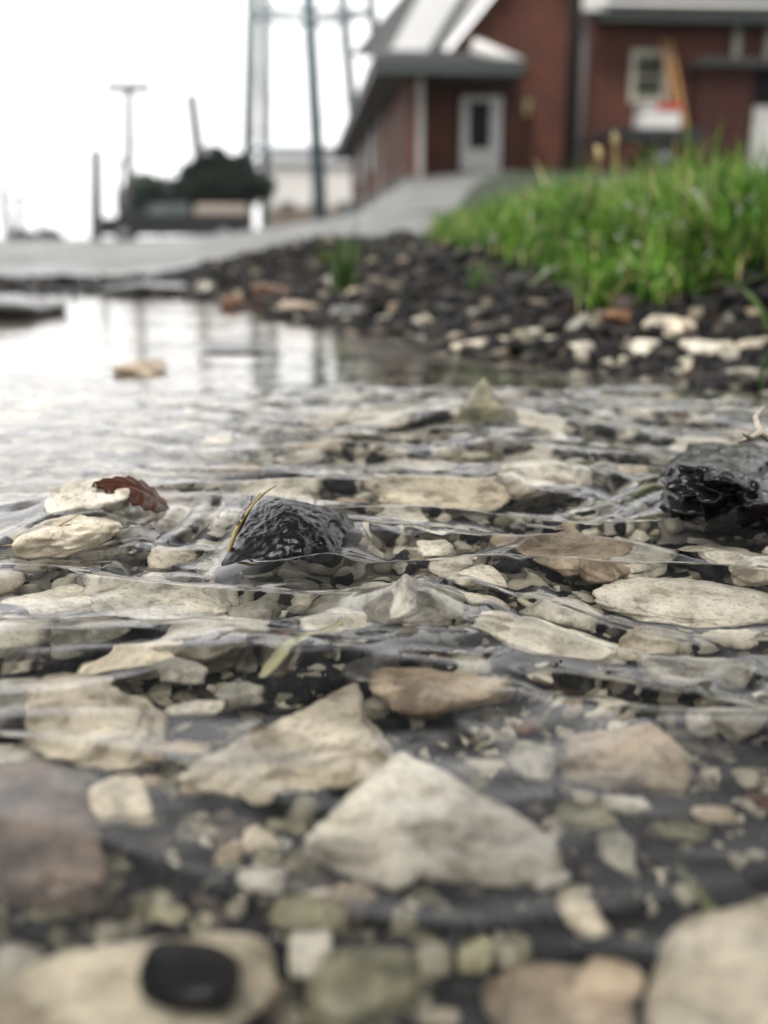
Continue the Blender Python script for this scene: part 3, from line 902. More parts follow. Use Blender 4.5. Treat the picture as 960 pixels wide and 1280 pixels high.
for _ in range(60):      # surface tension: relax whatever is steeper than water can stand
    gyy, gxx = np.gradient(WZ, wys, wxs)
    mk = sstep(0.28, 0.46, np.hypot(gxx, gyy))
    mk[1:-1, 1:-1] = np.maximum(mk[1:-1, 1:-1], 0.6 * (mk[:-2, 1:-1] + mk[2:, 1:-1] + mk[1:-1, :-2] + mk[1:-1, 2:]) / 4)
    av = WZ.copy()
    av[1:-1, 1:-1] = (WZ[:-2, 1:-1] + WZ[2:, 1:-1] + WZ[1:-1, :-2] + WZ[1:-1, 2:]) / 4
    WZ = WZ + mk * (av - WZ)
WZ = WZ.ravel()
wi = np.arange(WX.size).reshape(WX.shape)
wq = np.stack([wi[:-1, :-1], wi[:-1, 1:], wi[1:, 1:], wi[1:, :-1]], -1).reshape(-1, 4)
wmask = shore_dist(WX.ravel(), WY.ravel()) < 0.10
wq = wq[wmask[wq].all(1)]
used = np.unique(wq); remap = np.full(WX.size, -1, np.int64); remap[used] = np.arange(len(used))
wv = np.stack([WX.ravel(), WY.ravel(), WZ], 1)[used]
wm, nt, b = new_mat("clear_stream_water")
b.inputs["Base Color"].default_value = (0.94, 0.94, 0.91, 1)
b.inputs["Roughness"].default_value = 0.0
b.inputs["IOR"].default_value = 1.333
b.inputs["Transmission Weight"].default_value = 1.0
tc = N(nt, "ShaderNodeTexCoord")
mp = N(nt, "ShaderNodeMapping"); mp.inputs["Scale"].default_value = (1, 1.8, 1); nt.links.new(tc.outputs["Object"], mp.inputs[0])
n = N(nt, "ShaderNodeTexNoise", Scale=70.0, Detail=2.0, Roughness=0.5); nt.links.new(mp.outputs[0], n.inputs["Vector"])
bp = N(nt, "ShaderNodeBump", Strength=0.14, Distance=0.0012); nt.links.new(n.outputs[0], bp.inputs["Height"]); nt.links.new(bp.outputs[0], b.inputs["Normal"])
water = tag(link("water", mesh_np("water", wv, remap[wq]), wm), "clear shallow rippling water over stones", None, kind="structure")

# ------------------------------------------------------------------ grass
def blades(name, roots, hts, widths, leans, cols, mat, label, parent=None, kind="stuff", seg=6):
    n = len(roots)
    t = np.linspace(0, 1, seg + 1)
    ang = leans[:, 0]; bend = leans[:, 1]
    dirx, diry = np.cos(ang), np.sin(ang)
    v = np.zeros((n, seg + 1, 3, 3))
    for j, tt in enumerate(t):
        a = bend * tt ** 1.3
        r = hts * tt
        hor = r * np.sin(a) * 1.0
        ver = r * np.cos(a * 0.9)
        w = widths * (1 - tt ** 2.2) * (0.65 + 0.35 * min(1, tt * 4)) + 0.0002
        cx = roots[:, 0] + dirx * hor; cy = roots[:, 1] + diry * hor; cz = roots[:, 2] + ver
        tw = ang + math.pi / 2 + leans[:, 2] * tt
        for k, sgn in enumerate((-1, 0, 1)):
            v[:, j, k, 0] = cx + np.cos(tw) * w * sgn * .5
            v[:, j, k, 1] = cy + np.sin(tw) * w * sgn * .5
            v[:, j, k, 2] = cz - (w * 0.25 if sgn == 0 else 0)
    base = (np.arange(n) * (seg + 1) * 3)[:, None]
    f = []
    for j in range(seg):
        for k in range(2):
            a = j * 3 + k
            f.append(np.stack([base[:, 0] + a, base[:, 0] + a + 1, base[:, 0] + a + 4, base[:, 0] + a + 3], 1))
    me = mesh_np(name, v.reshape(-1, 3), np.vstack(f))
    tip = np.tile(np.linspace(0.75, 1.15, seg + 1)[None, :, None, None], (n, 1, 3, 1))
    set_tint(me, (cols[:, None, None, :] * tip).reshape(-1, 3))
    o = link(name, me, mat, parent)
    if kind: tag(o, label, None, kind=kind)
    return o, v


def grass_roots(n):
    out = []
    while len(out) < n:
        m = 4000
        y = 1.25 + 3.2 * rng.random(m) ** 1.6
        x = -0.05 * y + rng.random(m) * (0.55 * y)
        u = 480 + F * x / y
        s = shore_dist(x, y)
        e = 0.20 + 0.14 * noise2(x * 7, y * 7, 61) + 0.25 * sstep(700, 540, u)
        lim = 545 + 25 * noise2(x * 6, y * 6, 62)
        k = (s > e) & (u > lim) & (x < 0.62 * y)
        k &= (noise2(x * 11, y * 11, 63) > -0.25) | (rng.random(m) > .6)
        out += list(zip(x[k], y[k], s[k], u[k]))
    return np.array(out[:n])


gr = grass_roots(15000)
roots = np.stack([gr[:, 0], gr[:, 1], terrain(gr[:, 0], gr[:, 1]) + 0.004], 1)
n = len(roots)
edge = sstep(0.2, 0.6, gr[:, 2]) * sstep(520, 680, gr[:, 3])
hts = (0.055 + 0.085 * edge) * rng.uniform(0.6, 1.3, n) * (1 + 0.35 * noise2(gr[:, 0] * 9, gr[:, 1] * 9, 64)) * (0.9 + 0.2 * sstep(600, 900, gr[:, 3]))
wid = rng.uniform(0.0028, 0.0066, n)
lean = np.stack([rng.uniform(0, 2 * math.pi, n), np.abs(rng.normal(0.75, 0.6, n)), rng.normal(0, 0.6, n)], 1)
pal = np.array([(.095, .24, .022), (.045, .15, .014), (.17, .35, .04), (.32, .46, .12), (.012, .036, .006), (.50, .46, .20)])
ci = rng.choice(len(pal), n, p=[.25, .22, .19, .1, .14, .10])
cols = pal[ci] * rng.uniform(.75, 1.25, (n, 1)) * (1.15 + .95 * noise2(gr[:, 0] * 15, gr[:, 1] * 15, 66)).clip(.15, 2)[:, None]
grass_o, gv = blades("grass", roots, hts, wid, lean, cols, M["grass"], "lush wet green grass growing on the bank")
# over-hanging blades at the bank's edge
def curve_blade(pts, width, seg=14):
    pts = [np.array(p, float) for p in pts]
    out = []
    for i in range(seg + 1):
        t = i / seg * (len(pts) - 1); k = min(int(t), len(pts) - 2); tt = t - k
        p0 = pts[max(k - 1, 0)]; p1 = pts[k]; p2 = pts[k + 1]; p3 = pts[min(k + 2, len(pts) - 1)]
        out.append(0.5 * ((2 * p1) + (-p0 + p2) * tt + (2 * p0 - 5 * p1 + 4 * p2 - p3) * tt ** 2 + (-p0 + 3 * p1 - 3 * p2 + p3) * tt ** 3))
    out = np.array(out)
    v, f = [], []
    for i, p in enumerate(out):
        d = out[min(i + 1, seg)] - out[max(i - 1, 0)]; d /= np.linalg.norm(d)
        side = np.cross(d, np.array([0, 0.25, 1.0])); side /= np.linalg.norm(side) + 1e-9
        nrm = np.cross(side, d)
        w = width * math.sin(math.pi * (0.12 + 0.86 * i / seg)) ** 0.7
        for s, o in ((-1, 0.0), (0, -0.22), (1, 0.0), (0, -0.34)):
            v.append(p + side * s * w / 2 + nrm * o * w)
    for i in range(seg):
        for k in range(4):
            a = i * 4
            f.append((a + k, a + (k + 1) % 4, a + 4 + (k + 1) % 4, a + 4 + k))
    return np.array(v), np.array(f)


def arc_blade(pxs, Y, width, label, name="grass_blade", mat="stem", cat="grass blade", group=None, col=None):
    pts = [at_y(px, py, Y + dy) for (px, py, dy) in pxs]
    v, f = curve_blade(pts, width)
    me = mesh_np(name, v, f)
    o = link(name, me, M[mat])
    if col is not None: set_tint(me, np.array(col))
    return tag(o, label, cat, group)


arc_blade([(985, 330, 0.1), (930, 352, .03), (890, 356, 0), (866, 362, -.03)], 1.25, .008, "long bent grass blade arching left over the cream stone", mat="grass", col=(.15, .22, .06))
arc_blade([(900, 350, .12), (930, 362, .05), (950, 385, 0), (962, 412, -.03)], 1.2, .008, "grass blade curling down to the right edge of the bank", mat="grass", col=(.13, .24, .05))
arc_blade([(975, 420, .0), (962, 440, 0), (953, 462, 0), (950, 490, 0)], 0.95, .007, "green blade hanging over the right shore behind the black rock", mat="grass", col=(.06, .16, .03))
arc_blade([(700, 330, .1), (680, 342, .03), (668, 352, 0), (655, 358, -.02)], 1.5, .010, "short bent blade at the left end of the grass edge", mat="grass", col=(.2, .26, .1))

# drops of water on the grass
dv, df = [], []
iv, if_ = ico(2)
pick = rng.choice(n, 240, replace=False)
spots = [gv[i, rng.integers(3, 6), 1] for i in pick]
kk = 0
for i, sp in enumerate(spots):
    r = random.uniform(.0026, .0052)
    dv.append(iv * np.array([r, r, r * .8]) + sp + np.array([0, 0, r * .5])); df.append(if_ + kk); kk += len(iv)
dm, nt, b = new_mat("rain_drop")
b.inputs["Roughness"].default_value = 0.03; b.inputs["IOR"].default_value = 1.33; b.inputs["Transmission Weight"].default_value = 0.6
b.inputs["Base Color"].default_value = (1, 1, 1, 1)
tag(link("dew", mesh_np("dew", np.vstack(dv), np.vstack(df)), dm), "rain drops hanging on the grass blades", None, kind="stuff")

# weed on the gravel bank
def weed(px, py, Y, hpx, label, nb=26, colr=(.07, .15, .03)):
    p = at_y(px, py, Y); z = terr1(p[0], Y)
    e = empty("weed_plant", (p[0], Y, z))
    H = hpx * Y / F
    rt = np.zeros((nb, 3)); rt[:, :2] = rng.normal(0, .010, (nb, 2))
    lea = np.stack([rng.uniform(0, 6.28, nb), rng.uniform(.1, 1.1, nb), rng.normal(0, .5, nb)], 1)
    o, _ = blades("leaf_blades", rt, H * rng.uniform(.5, 1.1, nb), rng.uniform(.006, .012, nb), lea, np.tile(np.array(colr), (nb, 1)) * rng.uniform(.7, 1.5, (nb, 1)), M["grass"], None, e, kind=None)
    MB().tube([(0, 0, -.01), (0.002, 0, H * .5), (0.004, .003, H * .8)], .002, .001, 6).build("stem", M["stem"], e)
    tag(e, label, "weed")


weed(432, 392, 2.05, 80, "small green weed sprouting from the dark gravel bank", 30)
weed(405, 340, 2.6, 26, "low yellowish weed on the crest of the gravel bank", 14, (.16, .17, .04))
weed(600, 372, 1.75, 46, "thin weed between the black stones left of the grass", 14)


# two seed heads above the grass
def seed_stalk(px, top, Y, label):
    p = at_y(px, top, Y); z0 = terr1(p[0] + .02, Y)
    e = empty("seed_stalk", (p[0] + .02, Y, z0))
    H = p[2] - z0
    pts = [(0, 0, 0), (-.004, 0, H * .5), (-.02, 0, H * .93)]
    MB().tube(pts, .0018, .0012, 6).build("stem", M["straw"], e)
    v, f = rock_verts(int(px), 3, 8, 6, rough=.12, lump=.2)
    link("seed_head", mesh_np("seed_head", v * np.array([.012, .011, .032]), f), M["straw"], e, loc=(-.02, 0, H * .93 + .012), rot=(0, -.2, 0))
    tag(e, label, "seed stalk")


seed_stalk(748, 192, 2.1, "shorter straw coloured seed head above the grass, left of two")
seed_stalk(769, 172, 2.2, "taller straw coloured seed head above the grass, right of two")

# ------------------------------------------------------------------ straws, leaves and twigs in the water
def strip(name, pts, width, mat, label, cat, thick=0.25):
    v, f = curve_blade(pts, width)
    return tag(link(name, mesh_np(name, v, f), M[mat]), label, cat)


strip("straw", [at_z(286, 690, .003), at_z(300, 652, .018), at_z(322, 622, .028), at_z(346, 606, .034)], .0034, "straw", "yellow straw stalk leaning against the glossy black lump", "straw")
strip("straw", [at_z(296, 668, .008), at_z(308, 642, .020), at_z(326, 616, .030)], .0030, "leaf_red", "brown straw stalk lying beside the yellow one on the black lump", "straw")
strip("straw", [at_z(2, 684, .004), at_z(40, 672, .008), at_z(75, 655, .014), at_z(104, 640, .018)], .003, "straw", "straw lying across the golden tan stone at the left", "straw")
strip("straw", [under(328, 846, -.010), under(350, 826, -.008), under(385, 805, -.005), under(432, 782, -.002)], .006, "leaf_pale", "pale drowned leaf blade slanting up towards the black lump", "grass blade")
strip("plant_stem", [under(845, 1080, -.018), under(868, 1108, -.018), under(890, 1138, -.018), under(906, 1160, -.018)], .0028, "stem", "olive plant stem slanting down through the dark water at the right", "stem")
strip("straw", [under(665, 845, -.006), under(700, 856, -.006), under(735, 862, -.004)], .003, "leaf_red", "dark brown stalk awash in a ripple crest right of centre", "straw")
P0 = at_z(958, 545, .045)
m = MB()
m.tube([at_z(975, 560, .03), at_z(950, 540, .045), at_z(938, 548, .042), at_z(925, 552, .036)], .0022, .0012, 8)
m.tube([at_z(950, 540, .045), at_z(944, 522, .05), at_z(955, 508, .05)], .0018, .001, 8)
m.tube([at_z(938, 548, .042), at_z(928, 540, .046)], .0014, .0008, 8)
tag(m.build("forked_twig", M["twig"], smooth=True), "pale forked twig lying on the glossy black rock", "twig")
# red brown leaf on the mottled stone
lv, lf = [], []
NL, NWd = 40, 17
A0 = at_z(212, 640, .001); A1 = at_z(116, 604, .020)
ax = A1 - A0; Ld = np.linalg.norm(ax); ax /= Ld
sd = np.cross(ax, (0, 0, 1.0)); sd /= np.linalg.norm(sd); up = np.cross(sd, ax)
for side_ in (0, 1):
    for i in range(NL):
        t = i / (NL - 1)
        w = Ld * 0.27 * math.sin(math.pi * min(1, .03 + t * .97)) ** .75 * (1.1 - .3 * t)
        for j in range(NWd):
            s = (j / (NWd - 1)) * 2 - 1
            wj = w * (1 + .10 * math.sin(t * 31 + 2) * (1 if s > 0 else .6) + .05 * math.sin(t * 67))
            curl = (1 - s * s) * w * .22 + s * w * .45 - .0016 * max(0, 1 - abs(s) * 7) + .0008 * math.sin(t * 40 - abs(s) * 9) * abs(s)
            lv.append(A0 + ax * (t * Ld) + sd * (s * wj * .8) + up * (curl + math.sin(t * math.pi) * .004 - .010 * t * t * 0 - side_ * .0008))
for side_ in (0, 1):
    for i in range(NL - 1):
        for j in range(NWd - 1):
            a = side_ * NL * NWd + i * NWd + j
            q = (a, a + 1, a + NWd + 1, a + NWd)
            lf.append(q if side_ == 0 else q[::-1])
tag(link("dead_leaf", mesh_np("dead_leaf", np.array(lv), np.array(lf)), M["leaf_red"]), "curled red brown dead leaf on the mottled white stone", "leaf")

# ------------------------------------------------------------------ brick building
D0 = 29.0
YAW = math.atan((480 - 376) / F)          # the side walls run to this vanishing point
O = at_y(510, 219, D0)
BLD = empty("brick_building", O, YAW)
tag(BLD, "red brick building with a gabled front, recessed white door and grey eaves", "building")
cY, sY = math.cos(YAW), math.sin(YAW)


def loc(px, py, ly=0.0):
    """local x,z on the building plane at depth ly seen at the pixel"""
    d = ray(px, py)
    nrm = np.array([-sY, cY, 0]); pl = O + nrm * ly
    t = ((pl - CAM) @ nrm) / (d @ nrm)
    p = CAM + d * t - O
    return (p[0] * cY + p[1] * sY, p[2])


def X(px, ly=0.0): return loc(px, 150, ly)[0]
def Z(py, ly=0.0, px=600): return loc(px, py, ly)[1]


BASE = -2.2
# side / porch wing walls
eave = Z(90)
xl = 0.0
wing = MB()
wing.box((0, 0, BASE), (0.3, 30, eave + .1))
wing.box((0.303, 0, BASE), (X(520), .3, eave + .1))                # pier at the corner
wing.box((X(520), 1.6, BASE), (X(572, 1.6), 1.9, eave + .1))        # recess back wall, left of door
wing.box((X(632, 1.6), 1.6, BASE), (X(655, 1.6), 1.9, eave + .1))
wing.box((X(572, 1.6), 1.6, Z(118, 1.6)), (X(632, 1.6), 1.9, eave + .1))
wing.box((X(520), 0.0, BASE), (X(655), 1.597, -0.03))               # porch floor plinth
wing.build("porch_wall", M["brick"], BLD)
MB().box((X(512), -.9, BASE), (X(660), -.003, -.08)).build("porch_slab", flat_mat("porch_concrete", (.16, .17, .16), .6, 3, .2), BLD)
post = MB().box((X(521), -.06, -.05), (X(529), .12, eave - .002)); post.build("porch_post", flat_mat("worn_post_paint", (.42, .41, .38), .6, 1.5, .3), BLD)
dr = MB()
x0, x1, zt, zb, yy = X(576, 1.55), X(627, 1.55), Z(120, 1.55), Z(213, 1.55), 1.5
dr.box((x0, yy, zb), (x0 + .16, 1.597, zt)); dr.box((x1 - .16, yy, zb), (x1, 1.597, zt)); dr.box((x0 + .16, yy, zt - .14), (x1 - .16, 1.597, zt))
fr = dr.build("door_frame", M["trim_white"], BLD)
gx0, gx1, gz0, gz1 = X(586, 1.55), X(613, 1.55), Z(186, 1.55), Z(127, 1.55)
dd = MB().box((x0 + .163, 1.54, zb), (x1 - .163, 1.597, gz0)).box((x0 + .163, 1.54, gz0), (gx0, 1.597, zt - .143)).box((gx1, 1.54, gz0), (x1 - .163, 1.597, zt - .143)).box((gx0, 1.54, gz1), (gx1, 1.597, zt - .143))
dob = dd.build("door", M["trim_white"], BLD)
MB().box((gx0, 1.56, gz0), (gx1, 1.59, gz1)).build("door_glass", M["dark_glass"], dob)
MB().tube([(x1 - .25, 1.50, zb + .95), (x1 - .25, 1.54, zb + .95)], .03, .03, 10).build("door_handle", M["chrome"], dob)
# wing roof: thick fascia, dark top, soffit
ez0, ez1 = Z(93, -.5), Z(76, -.5)
MB().box((X(466, -.5), -.55, ez0), (X(652, -.5), -.45, ez1), .01).build("fascia", M["trim_grey"], BLD)
MB().box((X(466, -.5) - .0, -.447, ez0), (X(466, -.5) + .1, 30, ez1 - .02)).build("fascia", M["trim_grey"], BLD)
MB().box((X(466, -.5) + .102, -.447, ez0 + .03), (X(655), 1.9, ez0 + .12)).box((X(466, -.5) + .102, 1.902, ez0 + .03), (.6, 30, ez0 + .12)).build("soffit", M["soffit"], BLD)
rf = MB()
xa, xb = X(464, -.5), X(655)
a = [rf.bm.verts.new(p) for p in ((xa, -.56, ez1), (xb, -.56, ez1), (xb, 2.6, ez1 + .75), (xa + .9, 2.6, ez1 + .75), (xa + .9, 30, ez1 + .75), (xa, 30, ez1))]
c = [rf.bm.verts.new(v.co - Vector((0, 0, .06))) for v in a]
for q in ((0, 1, 2, 3), (0, 3, 4, 5)):
    rf.bm.faces.new([a[i] for i in q]); rf.bm.faces.new([c[i] for i in q[::-1]])
for i in range(6):
    j = (i + 1) % 6
    rf.bm.faces.new((a[i], c[i], c[j], a[j]))
rf.build("roof", M["roof_dark"], BLD)
# white board sloping over the porch roof
p0, p1 = loc(590, 58, .2), loc(652, 84, .2)
wb = MB().tube([(p0[0], .2, p0[1]), (p1[0], .2, p1[1])], .22, .22, 12)
wb.build("white_gutter", M["trim_white"], BLD, smooth=True)
# main gable block
G = 2.6
gz = Z(30, G)
def gp(px, py, ly=G): return loc(px, py, ly)
peak = gp(664, -62)
wallp = [(X(548, G), BASE), (X(740, G), BASE), (X(740, G), gp(740, 0)[1]), peak, gp(560, 66), (X(548, G), gp(548, 66)[1])]
MB().prism(wallp, G, G + .3).build("gable_wall", M["brick"], BLD)
MB().box((X(548, G), G + .303, BASE), (X(548, G) + .3, G + 22, gp(548, 66)[1])).build("side_wall", M["brick"], BLD)
# rake board (white) and the pale roof slope
def slab(pts_a, pts_b, mat, name, th=.12):
    m = MB(); a = [m.bm.verts.new(p) for p in pts_a + pts_b]
    n_ = (a[1].co - a[0].co).cross(a[3].co - a[0].co).normalized() * th
    c = [m.bm.verts.new(v.co + n_) for v in a]
    m.bm.faces.new(a); m.bm.faces.new(c[::-1])
    for i in range(4):
        m.bm.faces.new((a[i], c[i], c[(i + 1) % 4], a[(i + 1) % 4]))
    return m.build(name, mat, BLD)


def L3(px, py, ly): q = loc(px, py, ly); return (q[0], ly, q[1])


slab([L3(556, 62, 2.3), L3(633, -30, 2.3)], [L3(608, -30, 2.3), L3(540, 62, 2.3)], M["trim_white"], "rake_board", .14)
slab([L3(538, 72, 2.2), L3(584, 0, 2.2)], [L3(574, 0, 2.2), L3(530, 72, 2.2)], M["trim_grey"], "rake_trim", .1)
slab([L3(530, 74, 2.4), L3(600, -40, 4.0)], [L3(530, -40, 4.0), L3(476, 74, 2.4)], M["roof_pale"], "pale_roof_slope", .15)
slab([L3(478, 76, 2.2), L3(540, -38, 3.8)], [L3(526, -38, 3.8), L3(466, 76, 2.2)], M["trim_grey"], "rake_trim", .1)
slab([L3(664, -75, 2.2), L3(540, 68, 2.2)], [L3(440, 68, 16), L3(560, -75, 16)], M["roof_dark"], "main_roof", .1)
slab([L3(668, -74, 2.2), L3(810, 60, 2.2)], [L3(810, 60, 14), L3(668, -74, 14)], M["roof_dark"], "main_roof", .1)
# right wing
RW = 1.4
zt = Z(26, RW, 850)
wx0, wx1, wz0, wz1 = X(784, RW), X(832, RW), Z(129, RW, 800), Z(62, RW, 800)
rw = MB()
rw.box((X(735, RW), RW, BASE), (wx0, RW + .3, zt)).box((wx1, RW, BASE), (X(1120, RW), RW + .3, zt)).box((wx0, RW, BASE), (wx1, RW + .3, wz0)).box((wx0, RW, wz1), (wx1, RW + .3, zt))
rw.box((X(735, RW), RW + .303, BASE), (X(735, RW) + .3, RW + 9, zt)).box((X(1120, RW) - .3, RW + .303, BASE), (X(1120, RW), RW + 9, zt))
rw.build("wing_wall", M["brick"], BLD)
wf = MB(); t_ = .17
wf.box((wx0, RW - .04, wz0), (wx0 + t_, RW + .2, wz1)).box((wx1 - t_, RW - .04, wz0), (wx1, RW + .2, wz1)).box((wx0 + t_, RW - .04, wz0), (wx1 - t_, RW + .2, wz0 + t_)).box((wx0 + t_, RW - .04, wz1 - t_), (wx1 - t_, RW + .2, wz1))
wfo = wf.build("window_frame", M["frame_cream"], BLD)
MB().box((wx0 + t_, RW + .08, wz0 + t_), (wx1 - t_, RW + .12, wz1 - t_)).build("pane", M["green_glass"], wfo)
MB().box((wx0 + t_, RW + .03, (wz0 + wz1) / 2 - .03), (wx1 - t_, RW + .078, (wz0 + wz1) / 2 + .03)).build("sash_bar", M["frame_cream"], wfo)
MB().box((X(733, RW), RW - .75, Z(27, RW - .7, 850)), (X(1130, RW), RW - .65, Z(7, RW - .7, 850)), .01).build("fascia", M["trim_grey"], BLD)
MB().box((X(735, RW), RW - .648, Z(24, RW, 850) - .02), (X(1128, RW), RW - .003, Z(24, RW, 850) + .05)).build("soffit", M["soffit"], BLD)
MB().tube([(X(733, RW), RW - .83, Z(6, RW - .8, 850)), (X(1130, RW), RW - .83, Z(6, RW - .8, 850))], .07, .07, 10).build("gutter", M["trim_white"], BLD, smooth=True)
g0 = loc(722, 3, .9); MB().box((g0[0], .6, g0[1] - .25), (g0[0] + .75, .68, g0[1] + .3)).build("rake_end", M["trim_white"], BLD)
rr = MB()
zt2 = Z(7, RW - .7, 850)
for (u0, v0, u1, v1) in ((RW - .75, zt2, RW + 5, zt2 + 3.2), (RW + 5, zt2 + 3.2, RW + 10, zt2 + .4)):
    q = [rr.bm.verts.new(p) for p in ((X(733, RW), u0, v0), (X(1130, RW), u0, v0), (X(1130, RW), u1, v1), (X(733, RW), u1, v1))]
    q2 = [rr.bm.verts.new(v.co + Vector((0, 0, .08))) for v in q]
    rr.bm.faces.new(q); rr.bm.faces.new(q2[::-1])
    for i in range(4): rr.bm.faces.new((q[i], q2[i], q2[(i + 1) % 4], q[(i + 1) % 4]))
rr.build("wing_roof", M["roof_dark"], BLD)
for px in (912, 951):
    MB().box((X(px - 4, RW), RW - .12, Z(78, RW, 850)), (X(px + 4, RW), RW - .02, Z(27, RW, 850))).build("downspout", M["frame_cream"], BLD)
MB().tube([(X(727, 1.0), 1.0, BASE), (X(727, 1.0), 1.0, Z(4, 1.0, 727))], .11, .11, 10).build("downspout", flat_mat("grey_pipe", (.085, .07, .07), .6, 3, .2), BLD, smooth=True)
# projecting block and carport at the far right
PB = 0.6
zc_ = Z(84, PB, 900)
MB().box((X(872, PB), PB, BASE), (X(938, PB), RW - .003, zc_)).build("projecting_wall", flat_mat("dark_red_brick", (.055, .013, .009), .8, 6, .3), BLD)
MB().box((X(866, PB), PB - .25, zc_), (X(1120, PB), RW - .15, zc_ + .22), .01).build("canopy", M["roof_dark"], BLD)
MB().box((X(938, PB) + .003, RW - .15, BASE), (X(1110, PB), RW - .05, zc_ - .002)).build("carport_shade_panel", M["dark_void"], BLD)  # panel that paints in the darkness under the canopy
MB().box((X(1080, PB), PB, BASE), (X(1110, PB), RW - .153, zc_ - .002)).build("carport_pier", M["brick"], BLD)
MB().box((X(947, PB), .9, BASE), (X(1060, PB), 1.0, Z(131, PB, 950)), .01).build("white_panel", M["trim_white"], BLD)
# wall lantern
ln = empty("wall_lantern"); ln.parent = BLD
p = L3(657, 131, G - .12); ln.location = p
MB().box((-.05, 0, -.05), (.05, .117, .25)).build("bracket", M["trim_grey"], ln)
MB().tube([(0, -.02, -.3), (0, -.02, .12)], .12, .17, 8).build("lamp_glass", M["lamp_glass"], ln)
# side windows, downspouts and the foundation strip seen in the receding wall
for (ly, w_, z0, z1, mt, nm) in ((3.0, .9, .7, 2.1, "brown_board", "side_shutter"), (13.0, 1.6, .9, 2.9, "roof_pale", "side_window"), (20.0, 2.0, .9, 2.9, "roof_pale", "side_window")):
    MB().box((-.06, ly, z0), (-.003, ly + w_, z1)).build(nm, M[mt], BLD)
for ly in (8.5, 17.5):
    MB().box((-.12, ly, BASE), (-.003, ly + .35, eave - .05)).build("downspout", M["frame_cream"], BLD)
MB().box((-.04, .02, BASE), (-.003, 30, .12)).build("foundation_strip", flat_mat("foundation_concrete", (.10, .10, .095), .8, 3, .2), BLD)

# ------------------------------------------------------------------ things in front of the building
pp = at_y(711, 215, 26.0); zt0 = terr1(pp[0], 26)
MB().tube([(pp[0], 26, zt0 - .3), (pp[0] - .02, 26, 11)], .17, .13, 12).build("utility_pole", M["wood_brown"], smooth=True)
up_ = bpy.data.objects["utility_pole"]; tag(up_, "dark brown wooden pole standing against the front of the brick building", "utility pole", "utility poles")

# orange ladder leaning on the wall
def W3(px, py, ly):
    q = L3(px, py, ly); return np.array([O[0] + q[0] * cY - q[1] * sY, O[1] + q[0] * sY + q[1] * cY, O[2] + q[2]])


lt, lb_ = W3(833, 50, 1.25), W3(858, 190, .2)
lad = empty("ladder", lb_, YAW)
ax_ = lt - lb_
loc_ax = Vector((ax_[0] * cY + ax_[1] * sY, -ax_[0] * sY + ax_[1] * cY, ax_[2]))
for sg in (-.11, .11):
    MB().tube([Vector((sg, 0, 0)), loc_ax + Vector((sg, 0, 0))], .045, .045, 6).build("ladder_rail", M["orange"], lad)
for i in range(1, 12):
    c = loc_ax * (i / 12); MB().tube([c + Vector((-.1, 0, 0)), c + Vector((.1, 0, 0))], .022, .022, 6).build("rung", M["orange"], lad)
tag(lad, "tan orange ladder leaning on the brick wall beside the window", "ladder")
# small dark trailer with a red lidded white box on it
tp = W3(812, 200, -.5); tz = terr1(tp[0], tp[1])
deck = W3(812, 168, -.5)[2]
tr = empty("flat_trailer", (tp[0], tp[1], tz), YAW)
hgt = deck - tz
MB().box((-1.35, -.6, hgt - .22), (1.25, .7, hgt - .04), .02).build("deck", M["truck_dark"], tr)
MB().box((-1.35, -.62, hgt - .04), (1.25, -.56, hgt + .10)).box((-1.35, .66, hgt - .04), (1.25, .72, hgt + .10)).build("side_rail", M["truck_dark"], tr)
MB().tube([(-1.3, 0, hgt - .15), (-2.2, 0, hgt - .25)], .05, .05, 8).build("drawbar", M["truck_dark"], tr)
for sy in (-.75, .8):
    w_ = MB().tube([(0.1, sy - .08, .3), (0.1, sy + .08, .3)], .3, .3, 20).build("wheel", M["rubber"], tr, smooth=False)
    MB().tube([(0.1, sy - .1, .3), (0.1, sy + .1, .3)], .14, .14, 14).build("rim", M["chrome"], w_)
MB().tube([(0.1, -.66, .3), (0.1, .71, .3)], .04, .04, 8).box((-.02, -.4, .3), (.22, -.3, hgt - .22)).box((-.02, .4, .3), (.22, .5, hgt - .22)).build("axle", M["truck_dark"], tr)
tag(tr, "low dark flat trailer behind the grass in front of the brick wall", "trailer")
bx = empty("cooler_box", (tp[0] + .12, tp[1], deck - .035), YAW)
MB().box((-.5, -.4, 0), (.52, .4, .58), .05).build("box_body", M["trim_white"], bx)
MB().box((-.12, -.42, .583), (.54, .42, .74), .04).build("lid", M["red"], bx)
MB().box((-.52, -.42, .583), (-.125, .42, .70), .04).build("lid", M["trim_white"], bx)
tag(bx, "white box with a red lid standing on the dark trailer", "box")

